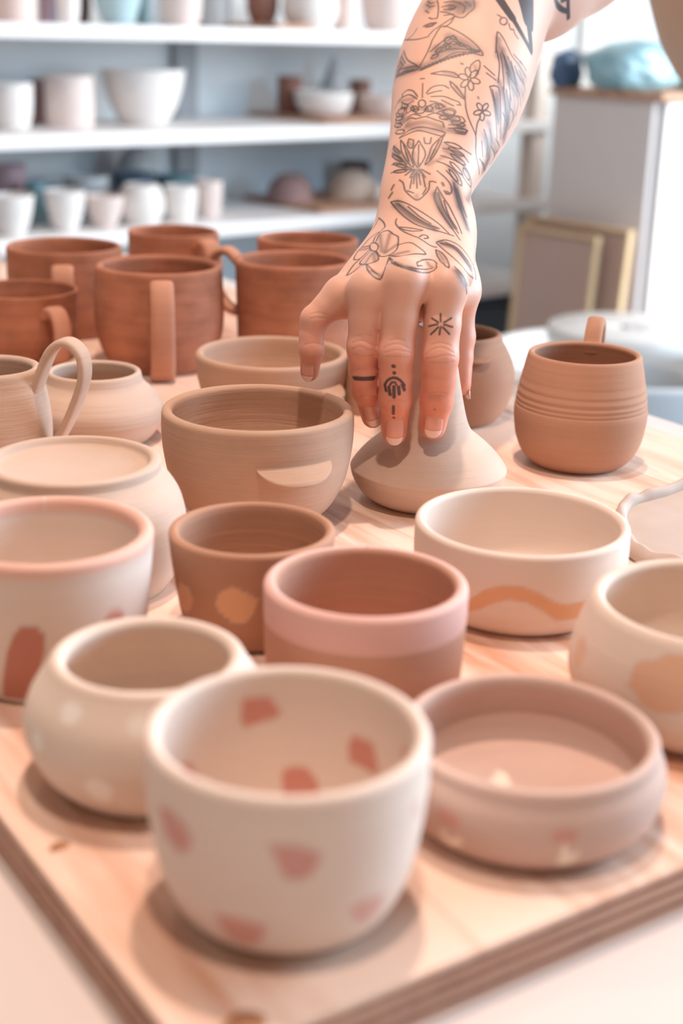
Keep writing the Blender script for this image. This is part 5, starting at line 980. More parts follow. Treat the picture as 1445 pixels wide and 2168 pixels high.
(0.5,0.9,[(68.9,877.9,216.8),(67.4,876.8,216.1),(65.9,876.5,216.2),(64.3,876.4,216.4),(62.7,876.7,216.9),(61.4,877.2,217.4),(60.5,878.5,218.6),(62.0,879.2,219.2),(63.4,879.2,219.2),(65.0,879.1,219.0),(66.6,878.9,218.5),(67.9,878.7,217.9),(68.9,877.9,216.8)]),
(0.5,0.9,[(70.2,875.5,213.4),(68.8,874.3,212.8),(65.8,873.3,213.0),(62.9,873.5,213.8),(61.9,874.4,214.8),(63.3,875.2,215.4),(66.3,875.7,215.3),(69.2,875.9,214.4),(70.2,875.5,213.4)]),
(0.5,0.9,[(59.0,880.9,220.5),(58.0,880.2,219.8),(56.0,880.4,219.5),(54.1,881.3,220.0),(53.3,882.4,220.9),(54.3,883.1,221.6),(56.3,883.0,221.9),(58.3,882.1,221.4),(59.0,880.9,220.5)]),
(0.5,0.9,[(32.6,899.0,224.1),(32.5,897.3,222.9),(31.2,897.7,221.6),(29.6,900.6,221.0),(28.5,904.2,221.4),(28.6,906.0,222.6),(29.8,904.6,224.0),(31.5,901.8,224.6),(32.6,899.0,224.1)]),
(0.5,0.9,[(31.7,893.5,219.5),(31.2,892.7,218.4),(29.7,894.5,217.6),(28.0,898.5,217.3),(27.2,902.6,217.9),(27.7,902.9,219.0),(29.2,899.8,220.0),(30.9,896.1,220.2),(31.7,893.5,219.5)]),
(0.5,0.9,[(30.9,888.0,215.2),(30.2,887.6,214.2),(28.7,890.0,213.6),(27.2,894.5,213.7),(26.6,898.3,214.4),(27.2,897.8,215.4),(28.7,894.3,216.1),(30.3,890.5,216.0),(30.9,888.0,215.2)]),
(0.5,0.9,[(32.4,881.2,212.3),(31.8,880.5,211.3),(29.9,882.0,210.4),(28.0,885.5,210.1),(27.0,889.0,210.6),(27.6,889.2,211.6),(29.5,886.5,212.6),(31.4,883.4,212.9),(32.4,881.2,212.3)]),
(0.5,0.9,[(67.0,865.6,203.9),(65.1,864.4,203.9),(63.2,863.9,204.3),(61.1,863.8,204.9),(59.1,864.1,205.6),(57.5,864.7,206.3),(56.2,866.0,207.4),(58.0,866.2,207.6),(59.8,866.0,207.2),(61.9,865.9,206.7),(63.9,865.8,205.9),(65.7,865.9,205.1),(67.0,865.6,203.9)]),
(0.5,0.9,[(68.5,863.1,199.7),(66.5,861.7,199.8),(64.7,861.1,200.5),(62.7,860.9,201.4),(60.9,861.2,202.4),(59.3,861.7,203.4),(58.3,863.0,204.7),(60.1,863.2,204.6),(61.9,863.1,204.0),(63.8,863.0,203.1),(65.7,863.1,202.0),(67.3,863.3,201.0),(68.5,863.1,199.7)]),
(0.5,0.9,[(69.1,859.9,194.8),(67.1,858.3,195.2),(65.4,857.6,196.1),(63.6,857.4,197.3),(61.9,857.6,198.6),(60.6,858.2,199.8),(59.7,859.5,201.2),(61.6,859.8,200.9),(63.2,859.8,200.0),(65.1,859.8,198.9),(66.8,860.0,197.6),(68.2,860.2,196.3),(69.1,859.9,194.8)]),
(0.5,0.9,[(67.2,853.6,189.6),(65.3,852.1,190.3),(63.8,851.8,191.4),(62.3,851.9,192.7),(60.9,852.5,194.2),(59.8,853.3,195.5),(59.2,854.7,197.0),(61.0,855.0,196.4),(62.4,854.7,195.4),(64.0,854.5,194.1),(65.4,854.4,192.6),(66.6,854.3,191.2),(67.2,853.6,189.6)]),
(0.5,0.9,[(63.9,846.5,186.4),(62.5,846.0,187.1),(61.4,846.3,188.0),(60.4,847.0,189.3),(59.4,847.8,190.5),(58.8,848.8,191.7),(58.6,850.1,193.0),(59.9,850.1,192.4),(61.0,849.7,191.4),(62.1,849.1,190.2),(63.0,848.4,188.9),(63.7,847.7,187.7),(63.9,846.5,186.4)]),
(0.5,0.9,[(71.8,858.3,186.0),(70.3,856.1,186.9),(69.4,855.4,188.1),(68.5,855.1,189.4),(67.8,855.4,190.8),(67.3,855.9,192.1),(67.5,857.2,193.4),(68.9,858.1,192.6),(69.8,858.5,191.5),(70.7,858.9,190.1),(71.5,859.2,188.7),(72.0,859.4,187.3),(71.8,858.3,186.0)]),
(0.5,0.9,[(29.8,865.0,200.1),(28.8,866.2,200.0),(27.1,870.2,200.7),(25.9,875.1,201.7),(25.7,877.3,202.6),(26.7,875.0,202.7),(28.3,870.6,202.0),(29.6,866.7,200.9),(29.8,865.0,200.1)]),
(0.5,0.9,[(30.8,858.0,196.1),(29.6,859.0,196.0),(27.3,862.9,196.7),(25.4,868.5,197.7),(24.8,871.6,198.6),(26.0,869.0,198.8),(28.3,863.9,198.2),(30.3,859.8,197.0),(30.8,858.0,196.1)]),
(0.5,0.9,[(33.4,852.7,193.2),(32.1,852.9,192.9),(30.7,853.9,193.0),(29.2,855.3,193.2),(27.8,857.3,193.5),(26.5,859.4,193.9),(25.6,862.1,194.6),(26.9,860.6,195.0),(28.2,858.8,195.0),(29.8,857.0,194.8),(31.2,855.4,194.4),(32.5,854.1,194.0),(33.4,852.7,193.2)]),
(0.5,0.9,[(33.6,850.7,191.6),(32.4,850.3,190.9),(31.1,850.6,190.5),(29.6,851.2,190.2),(28.0,852.2,190.0),(26.7,853.5,189.9),(25.4,855.4,190.1),(26.5,855.0,190.9),(27.9,854.1,191.3),(29.4,853.2,191.6),(31.0,852.3,191.9),(32.3,851.6,191.9),(33.6,850.7,191.6)]),
(0.5,0.9,[(49.4,889.0,226.1),(49.1,887.6,224.8),(47.5,886.7,223.8),(45.6,887.1,223.7),(44.5,888.4,224.5),(44.9,889.7,225.8),(46.5,890.4,226.8),(48.4,890.1,226.9),(49.4,889.0,226.1)]),
(0.5,0.9,[(40.8,890.1,224.3),(39.7,889.6,223.4),(38.0,890.9,223.3),(36.5,893.4,224.1),(36.2,895.5,225.4),(37.3,895.7,226.3),(39.0,894.1,226.4),(40.5,891.9,225.6),(40.8,890.1,224.3)]),
(0.5,0.9,[(55.8,888.6,226.7),(55.0,887.8,225.8),(53.3,887.7,225.5),(51.6,888.5,226.0),(51.0,889.7,226.9),(51.8,890.6,227.8),(53.6,890.7,228.1),(55.3,889.8,227.6),(55.8,888.6,226.7)]),
(0.5,0.9,[(34.5,898.4,225.8),(33.7,898.3,224.9),(32.3,900.3,224.7),(31.1,903.5,225.2),(30.7,905.8,226.1),(31.5,905.6,227.0),(32.9,903.2,227.3),(34.1,900.3,226.8),(34.5,898.4,225.8)]),
(0.5,0.9,[(96.3,918.1,246.7),(97.5,918.3,245.3),(98.8,918.6,244.0),(100.1,919.1,242.6),(101.3,919.7,241.1),(102.5,920.4,239.4),(103.8,921.3,237.6),(104.9,922.3,235.8),(105.9,923.4,233.9),(106.5,924.0,232.1),(106.8,924.4,230.3),(107.0,924.8,228.5),(107.4,925.7,226.7)]),
(0.5,0.9,[(104.7,926.5,245.2),(106.4,927.8,243.3),(108.1,929.7,241.3),(109.4,931.6,239.5),(110.3,932.8,237.2),(110.7,933.4,235.1)]),
(0.5,0.9,[(100.4,917.1,238.3),(101.4,917.5,236.6),(102.5,918.3,234.9),(103.6,919.3,233.2),(104.5,920.4,231.5),(105.2,921.1,229.7),(105.3,921.2,227.6),(104.9,920.4,225.5),(104.4,919.3,223.3),(103.9,918.5,221.2)]),
(0.5,0.9,[(98.1,909.1,227.3),(99.6,910.8,225.4),(101.1,913.0,223.6),(102.0,914.5,221.4),(101.9,914.3,219.9),(101.3,913.2,218.2),(100.5,911.8,216.5),(99.7,910.4,214.7),(99.0,909.4,213.0)]),
(0.5,0.9,[(93.9,902.1,223.3),(94.7,902.6,221.6),(95.7,903.4,219.8),(96.4,904.3,218.0),(96.9,904.8,216.1),(96.7,904.5,214.1),(96.2,903.6,212.0),(95.5,902.6,209.9),(94.9,902.0,207.7)]),
(0.5,0.9,[(86.3,886.4,204.4),(87.5,888.4,202.4),(88.8,891.4,200.3),(89.6,894.1,198.2),(89.1,894.5,196.2),(87.9,892.7,194.5),(86.7,890.8,192.7)]),
(0.5,0.9,[(80.0,875.3,195.3),(81.0,877.2,193.5),(82.1,879.8,191.7),(83.3,884.2,189.7)]),
(0.5,0.9,[(106.5,934.2,253.6),(108.0,935.0,251.8),(109.5,936.2,249.9),(111.1,938.0,247.9)]),
(0.5,0.9,[(101.5,931.5,257.8),(102.9,931.9,256.4),(104.4,932.5,255.1),(105.9,933.3,253.6),(107.4,934.4,252.2)]),
(0.5,0.9,[(89.5,891.9,208.3),(90.7,893.9,206.5),(91.9,896.7,204.6),(92.7,899.0,202.9),(91.9,898.1,201.0),(90.3,895.0,199.6)]),
(0.5,0.9,[(37.8,898.8,229.1),(36.4,899.6,228.4),(35.0,900.1,227.5),(34.2,898.9,226.0),(33.6,897.3,224.1)]),
(0.5,0.9,[(47.7,893.3,229.6),(50.1,892.7,229.5),(52.0,892.0,229.1),(52.9,890.2,227.6),(53.4,888.1,225.8)]),
(0.5,0.9,[(30.9,907.9,227.8),(33.0,902.1,226.7),(35.0,900.1,227.5)]),
(0.5,0.9,[(54.9,893.1,230.5),(57.2,891.6,229.5),(59.2,890.2,228.6),(60.7,889.2,228.0),(62.0,888.3,227.4)]),
(0.5,0.9,[(34.3,889.8,219.7),(36.0,889.7,221.0),(37.8,889.2,221.9),(39.8,887.3,221.7),(42.0,885.4,221.2)]),
(0.5,0.9,[(46.2,884.5,221.7),(48.4,885.2,222.5),(50.5,885.5,223.1),(52.7,884.7,222.7),(54.8,883.4,221.9)]),
(0.5,0.9,[(37.1,896.0,226.4),(38.5,892.1,224.5),(40.6,890.6,224.7)]),
(0.5,0.9,[(45.6,890.8,226.9),(46.2,888.5,225.0),(47.0,886.7,223.6),(49.8,886.3,223.7)]),
(0.5,0.9,[(40.7,866.2,205.5),(40.6,864.0,203.7),(40.6,861.8,201.9),(40.5,859.6,200.1),(40.4,857.5,198.4),(40.3,855.4,196.6),(40.3,853.4,194.9)]),
(0.5,0.9,[(31.7,870.6,204.9),(32.3,867.4,203.2),(32.9,864.4,201.6),(33.5,861.5,199.9),(34.1,858.8,198.2),(34.7,856.3,196.5)]),
(0.5,0.9,[(53.1,867.7,208.4),(52.1,865.8,206.7),(51.1,863.8,205.0),(50.2,861.9,203.3),(49.2,859.9,201.6),(48.2,858.0,199.9),(47.3,856.1,198.2)]),
(0.5,0.9,[(37.5,843.4,184.8),(37.7,844.9,186.5),(37.9,846.4,188.2),(38.1,848.0,189.8)]),
(0.5,0.9,[(41.7,843.0,184.3),(41.3,844.7,186.1),(40.9,846.4,188.0),(40.6,848.1,189.9)]),
(0.5,0.9,[(35.4,841.3,182.2),(35.7,842.7,183.8),(36.1,844.0,185.4),(36.4,845.4,187.0),(36.7,846.8,188.5)]),
(0.5,0.9,[(44.4,841.2,183.2),(44.1,842.8,184.7),(43.7,844.3,186.2),(43.4,845.8,187.8),(43.0,847.3,189.3)]),
(0.5,0.9,[(34.0,840.4,180.9),(35.8,839.5,180.4),(37.5,838.7,179.9)]),
(0.5,0.9,[(43.0,837.5,179.4),(44.0,839.0,181.0),(45.1,840.4,182.6)]),
(0.5,0.9,[(92.6,925.0,258.4),(92.8,923.4,256.4),(93.1,921.7,254.3),(93.4,920.1,252.2),(93.7,918.6,250.2),(93.9,917.1,248.1),(94.0,915.9,246.3),(94.2,914.6,244.4),(94.3,913.4,242.6),(94.4,912.2,240.7),(94.5,911.0,238.9),(94.6,910.0,237.0)]),
(0.5,0.9,[(94.9,925.3,257.1),(95.5,924.1,255.1),(96.1,922.9,253.1),(96.8,921.9,251.2),(97.4,920.9,249.2),(98.1,920.1,247.3),(98.7,919.4,245.3)]),
(0.5,0.9,[(99.7,926.5,253.6),(100.2,925.5,251.7),(100.8,924.6,249.6),(101.4,923.8,247.5),(102.0,923.2,245.6),(102.5,922.8,243.8),(103.0,922.6,242.5),(103.9,922.4,239.6)]),
(0.5,0.9,[(102.2,926.9,250.8),(103.0,926.7,249.2),(103.8,926.7,247.5),(104.7,926.8,245.8),(105.6,927.0,244.1),(106.5,927.6,242.4)]),
(0.5,0.9,[(105.6,929.3,248.0),(106.6,929.6,245.9),(107.7,930.2,243.8),(108.9,931.2,241.6)]),
(0.5,0.9,[(93.8,910.1,238.4),(94.1,909.2,236.6),(94.4,908.5,234.9),(94.8,907.8,233.1),(95.1,907.2,231.3),(95.3,906.5,229.4),(95.5,905.8,227.4),(95.6,905.1,225.5),(95.6,904.4,223.6),(95.5,903.7,221.6),(95.4,902.9,219.6),(95.3,902.4,217.5),(95.3,902.0,215.5),(95.3,901.8,213.4)]),
(0.5,0.9,[(96.2,911.6,237.0),(96.6,910.9,235.1),(96.9,910.2,233.1),(97.3,909.7,231.2),(97.7,909.3,229.2),(98.1,909.1,227.3)]),
(0.5,0.9,[(98.8,913.0,234.2),(98.8,912.0,232.1),(98.9,911.2,230.0),(98.9,910.5,227.9),(99.0,909.9,225.8),(99.1,909.5,223.7)]),
(0.5,0.9,[(86.7,903.7,237.1),(87.1,902.5,235.2),(87.6,901.5,233.3),(88.1,900.6,231.4),(88.5,899.7,229.5),(89.0,898.9,227.6),(89.3,898.0,225.5),(89.7,897.3,223.5),(90.0,896.7,221.4),(90.4,896.2,219.3),(90.8,895.8,217.2)]),
(0.5,0.9,[(81.1,883.9,214.2),(81.8,883.4,212.2),(82.6,883.2,210.1),(83.2,883.1,208.0),(83.7,883.0,206.0),(83.8,882.6,204.0),(83.7,882.0,202.2),(83.4,881.4,200.3),(83.2,881.0,198.4)]),
(0.5,0.9,[(79.6,878.8,207.6),(79.8,878.2,205.8),(80.0,877.6,204.1),(80.2,877.2,202.3),(80.4,876.9,200.5),(80.7,876.8,198.7)]),
(0.5,0.9,[(85.1,887.8,214.1),(85.6,887.4,212.0),(86.0,887.3,209.9),(86.5,887.4,207.8),(87.0,887.7,205.7)]),
(0.5,0.9,[(78.3,873.0,197.6),(80.0,875.3,195.7),(81.9,878.7,193.7)]),
(0.5,0.9,[(47.6,972.2,288.8),(49.2,966.1,287.3),(51.8,963.8,288.0)]),
(0.5,0.9,[(45.9,964.0,282.9),(48.0,958.4,281.4)]),
(0.5,0.9,[(57.5,958.1,288.1),(59.5,957.1,288.4),(61.5,956.4,288.8),(63.4,955.5,288.9),(65.7,953.9,288.4),(67.8,952.2,287.5)]),
(0.5,0.9,[(57.3,948.5,280.1),(59.3,947.8,280.4),(61.3,947.4,280.7),(63.2,947.0,281.0)]),
(0.5,0.9,[(67.1,953.2,288.2),(69.2,951.1,286.9),(70.7,949.2,285.4),(70.2,947.6,283.7),(69.1,946.1,281.8)]),
(0.5,0.9,[(70.8,952.9,289.0),(72.6,951.0,287.6),(74.4,949.3,286.2)]),
(0.5,0.9,[(60.4,952.0,284.5),(63.3,950.6,284.4)]),
(0.5,0.9,[(50.6,941.6,271.1),(49.1,940.6,269.4),(47.6,939.7,267.8)]),
(0.5,0.9,[(63.9,945.2,279.6),(62.9,943.9,278.0),(62.0,942.7,276.5),(60.9,941.6,275.2),(59.1,940.7,274.0),(57.2,940.3,273.0)]),
(0.5,0.9,[(40.6,955.2,271.9),(39.6,954.1,270.0),(38.4,953.6,268.2),(36.7,954.8,266.5),(34.9,957.3,264.9)]),
(3.2,0.97,[(91.3,956.9,293.2),(92.4,955.7,291.6),(93.5,954.6,290.0),(94.6,953.6,288.4),(95.8,952.6,286.8),(97.1,951.7,285.1),(98.4,950.9,283.3),(99.8,950.2,281.6),(101.2,949.5,279.8)]),
(2.2,0.97,[(101.2,949.6,279.8),(102.3,948.9,278.1),(103.5,948.4,276.4),(104.6,948.0,274.7),(105.7,947.7,273.0),(106.8,947.5,271.4),(108.2,947.4,269.3),(109.6,947.5,267.2),(110.9,947.8,265.3),(112.0,948.3,263.6),(113.6,949.3,261.2),(114.8,950.4,259.3)]),
(5.0,0.97,[(108.6,966.4,293.8),(109.1,965.4,292.0),(109.6,964.5,290.3),(110.1,963.6,288.5),(110.6,962.6,286.6),(111.1,961.7,284.6),(111.6,960.6,282.4),(112.1,959.6,280.2),(112.6,958.7,278.0)]),
(4.0,0.97,[(113.7,971.0,294.0),(113.8,969.6,292.0),(113.9,968.2,289.9),(113.9,966.9,287.8),(114.0,965.6,285.8),(114.0,964.3,283.8),(114.0,962.8,281.6),(114.0,961.4,279.4),(114.0,960.0,277.3),(113.9,958.5,275.1)]),
(2.8,0.97,[(112.6,958.8,278.0),(112.9,957.7,275.8),(113.3,956.8,273.7),(113.6,955.8,271.5),(113.9,954.8,269.4),(114.1,953.8,267.2),(114.4,952.9,265.1),(114.6,952.0,262.9),(114.8,951.2,260.8)]),
(2.0,0.95,[(134.3,1002.3,294.2),(135.6,1005.0,292.2),(137.0,1007.9,290.2),(138.4,1010.5,288.6),(140.8,1013.5,287.0),(143.0,1015.9,286.1),(146.1,1018.8,285.5)]),
(1.6,0.95,[(145.3,1014.0,292.7),(145.6,1015.1,290.8),(146.0,1016.4,288.9),(146.4,1018.0,287.0),(146.8,1019.8,285.0),(147.4,1021.9,283.0),(148.0,1024.4,280.9)]),
(1.2,0.9,[(139.3,1008.9,294.4),(140.9,1011.2,291.6),(142.4,1012.1,292.1),(144.1,1012.9,293.2)])]
SHADE = [(2.8,0.78,[(27.6,836.5,173.5),(30.2,832.3,171.8),(32.7,827.6,170.2),(35.2,822.7,168.8),(37.7,818.0,167.5),(40.4,814.3,166.5),(43.1,811.9,165.5),(46.0,810.5,164.4),(48.8,809.6,163.3)]),
(2.8,0.78,[(50.4,835.9,179.8),(51.2,833.1,177.4),(52.0,830.1,175.0),(53.2,827.0,172.4),(54.5,824.4,170.3),(56.2,822.0,168.1),(57.9,819.4,165.8),(59.6,816.6,163.6)]),
(2.8,0.78,[(53.2,799.4,156.5),(56.1,798.6,155.7),(58.9,798.1,154.8),(61.6,797.2,153.4),(63.5,796.1,151.7),(65.4,794.8,149.5),(67.3,794.0,147.2),(69.3,794.6,144.7)]),
(2.8,0.78,[(60.1,770.2,145.7),(61.7,768.9,143.5),(63.3,768.5,141.2),(64.9,769.2,138.8)]),
(2.8,0.78,[(62.2,841.0,182.4),(63.0,838.8,179.8),(63.8,836.6,177.2),(64.6,834.5,174.6),(65.5,832.5,172.1),(66.4,830.6,169.5),(67.4,828.8,166.9),(68.4,827.1,164.3),(69.4,825.4,161.7)]),
(1.5,0.55,[(18.2,816.5,157.8),(18.4,808.1,155.9),(18.6,800.3,153.9),(18.9,794.0,151.8)]),
(1.5,0.55,[(23.6,810.9,159.7),(22.7,804.7,157.1),(21.7,798.7,154.5),(20.7,793.1,152.0)]),
(1.5,0.55,[(27.1,795.7,155.4),(23.9,793.8,153.3),(20.7,791.5,151.3)]),
(1.5,0.55,[(7.0,814.2,149.4),(11.7,809.7,151.1)]),
(1.5,0.55,[(9.8,789.4,145.8),(11.6,793.6,148.0),(13.4,797.7,150.2)]),
(1.5,0.55,[(15.2,785.6,147.5),(14.3,795.9,150.5)]),
(1.5,0.55,[(25.2,786.7,151.2),(27.9,784.8,152.2),(30.5,783.2,153.1),(33.2,783.0,153.8)]),
(1.5,0.55,[(13.3,770.6,144.4),(15.6,768.9,143.4),(17.8,767.2,142.3)]),
(1.5,0.55,[(23.9,770.2,149.7),(26.9,764.5,149.8),(30.0,762.4,149.3),(33.1,761.6,148.6),(36.3,762.0,147.7)]),
(1.5,0.55,[(44.3,780.2,148.2),(46.8,774.9,146.4)]),
(1.5,0.55,[(51.1,790.8,152.2),(52.8,786.8,150.1),(54.2,778.0,148.8)]),
(2.2,0.18,[(48.7,765.4,74.7),(53.2,764.4,75.1)]),
(4.0,0.42,[(60.0,933.9,268.1),(63.8,931.8,266.9),(67.6,929.6,265.6),(70.9,927.4,264.2),(73.6,925.1,262.5),(75.8,922.8,260.7),(78.1,920.8,258.8)]),
(4.0,0.42,[(52.5,927.7,260.9),(56.2,926.6,261.0),(59.9,926.0,261.1),(63.5,925.5,261.2)]),
(4.0,0.42,[(51.0,922.6,256.0),(54.4,922.2,256.8),(57.8,922.3,257.6),(61.3,922.7,258.4)]),
(4.0,0.59,[(30.5,949.5,252.9),(30.0,945.9,250.1),(29.5,942.5,247.2),(29.0,939.4,244.4)]),
(4.0,0.59,[(33.1,930.4,246.9),(36.3,925.3,247.5),(39.5,921.7,248.0)]),
(4.5,0.52,[(61.8,952.1,285.3),(65.3,951.3,285.8),(68.7,950.7,286.3),(72.2,950.4,286.9)]),
(4.5,0.52,[(67.7,947.1,282.5),(70.7,947.9,284.0),(73.7,948.7,285.5)]),
(4.5,0.52,[(63.4,953.9,287.5),(67.3,952.6,287.8),(71.2,951.8,288.1),(75.2,951.3,288.4)]),
(4.5,0.52,[(47.5,970.7,288.1),(48.8,963.0,285.1)]),
(2.6,0.52,[(34.2,884.2,215.8),(37.7,882.1,216.7),(41.3,881.0,217.4),(44.7,880.3,217.7),(48.1,879.2,217.3),(51.4,877.6,216.4),(54.6,875.9,215.5)]),
(2.6,0.52,[(30.8,894.8,219.3),(29.4,891.1,215.3)]),
(2.6,0.52,[(56.2,883.9,222.6),(59.0,882.3,221.8),(61.8,881.0,220.9)]),
(2.6,0.52,[(61.8,878.9,218.9),(64.6,877.4,217.4),(67.5,876.5,215.8)]),
(2.6,0.52,[(58.8,873.2,213.7),(61.7,872.9,213.4),(64.6,873.1,213.2),(67.5,873.7,212.8)]),
(1.8,0.44,[(36.4,894.8,225.0),(39.8,891.7,225.0),(43.2,889.5,225.0),(46.3,888.3,224.9),(50.0,887.7,225.0),(53.4,887.4,225.2)]),
(1.8,0.44,[(29.5,912.2,228.2),(32.3,906.9,229.0),(35.1,903.2,229.7),(37.9,900.6,230.4)]),
(1.8,0.44,[(40.3,853.3,194.9),(39.5,848.7,190.5)]),
(1.8,0.44,[(46.5,852.5,195.1),(49.5,853.6,196.7),(52.6,855.1,198.2),(55.7,856.9,199.7)]),
(1.8,0.44,[(28.5,864.0,198.4),(30.5,857.9,195.9),(32.6,853.2,193.3)]),
(1.8,0.44,[(55.8,860.6,202.8),(59.0,859.3,201.2),(62.4,858.8,199.5),(65.8,859.3,197.7)]),
(1.8,0.44,[(58.4,851.3,194.1),(60.5,849.8,191.8),(62.7,848.8,189.5),(64.9,848.2,187.1)]),
(1.8,0.44,[(68.8,857.9,192.4),(70.0,857.5,189.7),(71.2,857.8,187.0),(72.5,859.0,184.1)]),
(1.8,0.44,[(37.5,861.1,201.0),(37.8,857.9,198.5),(38.2,854.8,196.0)]),
(1.8,0.44,[(33.3,862.7,200.7),(34.0,859.0,198.3),(34.7,855.4,195.9)]),
(1.8,0.44,[(50.1,861.1,202.7),(48.7,858.2,200.1),(47.3,855.4,197.6)]),
(1.8,0.44,[(37.4,850.0,191.7),(40.9,850.0,191.8)]),
(1.8,0.44,[(29.1,852.8,191.2),(32.6,851.3,191.8),(36.0,850.8,192.2)]),
(1.8,0.44,[(39.5,835.0,176.9),(39.2,837.2,178.7)]),
(1.8,0.44,[(34.8,870.0,206.4),(36.9,866.4,204.7)]),
(1.8,0.44,[(75.6,912.1,250.5),(77.0,908.8,247.2)]),
(1.8,0.44,[(63.7,900.0,238.1),(65.8,896.7,235.4),(67.9,893.7,232.8)]),
(1.8,0.44,[(56.7,910.2,246.3),(59.9,909.1,245.7),(63.2,907.9,245.1)]),
(2.8,0.55,[(94.2,928.0,260.5),(95.1,925.5,257.0),(96.1,923.2,253.5),(97.0,921.2,250.0),(97.9,919.6,246.7),(98.8,918.3,243.5),(99.6,917.2,240.3),(100.5,916.6,237.3),(101.4,916.3,234.1)]),
(2.8,0.55,[(97.2,922.0,250.8),(98.9,921.1,247.5),(100.6,920.7,244.1),(102.1,920.7,241.1),(103.7,921.0,237.4),(104.9,921.7,234.0)]),
(2.8,0.55,[(91.4,910.1,241.2),(92.4,908.7,238.1),(93.5,907.7,235.0),(94.6,906.9,231.8),(95.5,906.4,228.8),(96.2,905.9,225.7),(96.7,905.6,222.8),(97.1,905.7,219.8),(97.7,906.3,216.8)]),
(2.8,0.55,[(98.9,911.2,230.0),(98.6,909.6,226.7),(98.3,908.2,223.3),(98.0,907.1,219.9),(97.7,906.4,216.8),(97.2,905.5,213.0),(96.6,905.1,209.6),(96.1,905.6,206.0)]),
(2.8,0.55,[(89.8,903.9,234.4),(90.2,902.0,230.9),(90.6,900.4,227.5),(91.0,899.0,224.1),(91.5,898.0,220.6)]),
(2.8,0.55,[(84.3,888.7,217.5),(85.3,888.0,214.1),(86.0,887.5,210.6),(85.9,886.3,207.2),(85.5,885.0,203.8)]),
(2.8,0.55,[(82.8,882.9,208.8),(83.6,882.7,205.2),(84.6,883.3,201.6),(85.0,884.2,198.2),(83.9,883.0,194.2),(82.2,880.5,190.7)]),
(2.8,0.55,[(91.3,932.3,266.8),(91.2,928.9,263.3),(91.0,925.5,259.8),(90.9,922.2,256.3)]),
(2.8,0.55,[(103.8,926.1,246.6),(106.1,927.6,243.8),(108.4,930.1,240.9)]),
(3.0,0.65,[(61.9,844.5,186.0),(62.9,842.1,182.9),(63.9,839.4,179.8),(64.6,836.3,176.4),(65.2,833.2,173.0)]),
(3.0,0.65,[(69.9,842.5,176.2),(73.2,859.6,178.5)]),
(4.0,0.44,[(103.9,923.0,241.0),(106.2,925.0,237.5),(108.8,928.9,233.8)]),
(4.0,0.44,[(102.4,916.4,229.9),(102.1,915.0,225.7),(102.0,914.4,221.4)]),
(4.0,0.44,[(97.5,906.3,220.3),(96.5,904.2,216.9),(95.6,902.4,213.4),(94.7,901.0,209.9)]),
(4.0,0.44,[(87.8,889.1,207.0),(88.9,890.9,203.4),(90.3,895.0,199.6)]),
(4.0,0.44,[(85.1,884.7,196.7),(83.6,882.3,194.1),(82.1,879.9,191.4)]),
(4.0,0.44,[(105.6,931.1,250.8),(107.8,932.1,247.3),(110.2,934.5,243.7)]),
(3.4,0.39,[(52.5,926.0,259.5),(56.2,925.4,260.0),(59.8,925.2,260.4),(63.5,925.1,260.9),(67.2,924.9,261.3)]),
(3.4,0.39,[(61.4,931.3,266.0),(64.7,929.0,264.6),(68.0,926.7,263.1),(71.2,924.4,261.6),(74.5,922.3,260.1)]),
(3.4,0.39,[(43.7,919.4,249.6),(47.1,918.8,251.1),(50.5,918.8,252.6),(53.9,919.3,254.0)]),
(3.4,0.39,[(31.0,932.4,244.7),(33.8,927.4,245.8),(36.6,924.1,246.9),(39.5,921.7,248.0)]),
(3.4,0.39,[(28.3,940.1,242.9),(29.7,939.1,245.9),(31.1,939.0,248.8)]),
(2.6,0.39,[(30.8,896.8,220.6),(34.9,887.2,218.4)]),
(2.6,0.39,[(56.2,884.7,223.3),(58.5,881.8,221.2),(60.9,879.1,219.1),(63.2,876.9,217.0)]),
(2.6,0.39,[(60.3,873.9,214.4),(63.1,873.8,214.1),(66.0,874.2,213.8)]),
(2.6,0.39,[(33.5,883.0,214.5),(37.0,879.6,214.4),(40.5,877.4,214.3),(44.0,876.2,214.2),(47.5,875.4,213.9),(51.1,874.6,213.7),(54.6,873.6,213.6)]),
(2.6,0.39,[(29.5,903.8,223.0),(32.2,900.4,224.6),(35.0,898.3,226.2)]),
(2.6,0.39,[(50.6,889.9,227.0),(53.4,889.6,227.1),(56.3,889.2,227.2)]),
(2.6,0.39,[(25.8,876.2,202.2),(27.4,868.7,200.1),(29.0,862.6,197.9),(30.5,857.5,195.6)]),
(2.6,0.39,[(55.8,863.6,205.4),(58.6,861.7,203.5),(61.5,860.5,201.6),(64.3,860.1,199.7)]),
(2.6,0.39,[(37.4,848.0,189.8),(41.6,848.1,189.9)]),
(3.2,0.42,[(94.0,922.9,255.0),(94.8,920.5,251.5),(95.5,918.4,248.1),(96.3,916.5,244.6),(97.1,915.0,241.2)]),
(3.2,0.42,[(100.4,923.1,248.1),(101.5,921.9,244.3),(102.7,921.2,240.6),(103.9,921.1,236.8)]),
(3.2,0.42,[(95.4,909.2,234.3),(95.7,907.6,230.8),(95.9,906.3,227.4),(96.2,905.4,223.9),(96.6,904.9,220.4)]),
(3.2,0.42,[(89.0,901.0,231.0),(89.4,899.3,227.5),(90.0,897.9,224.1),(90.5,896.9,220.7),(91.1,896.3,217.2),(91.7,896.2,213.7)]),
(3.2,0.42,[(81.2,882.0,210.9),(82.0,881.4,207.5),(82.9,881.4,204.0),(84.0,882.3,200.4)])]
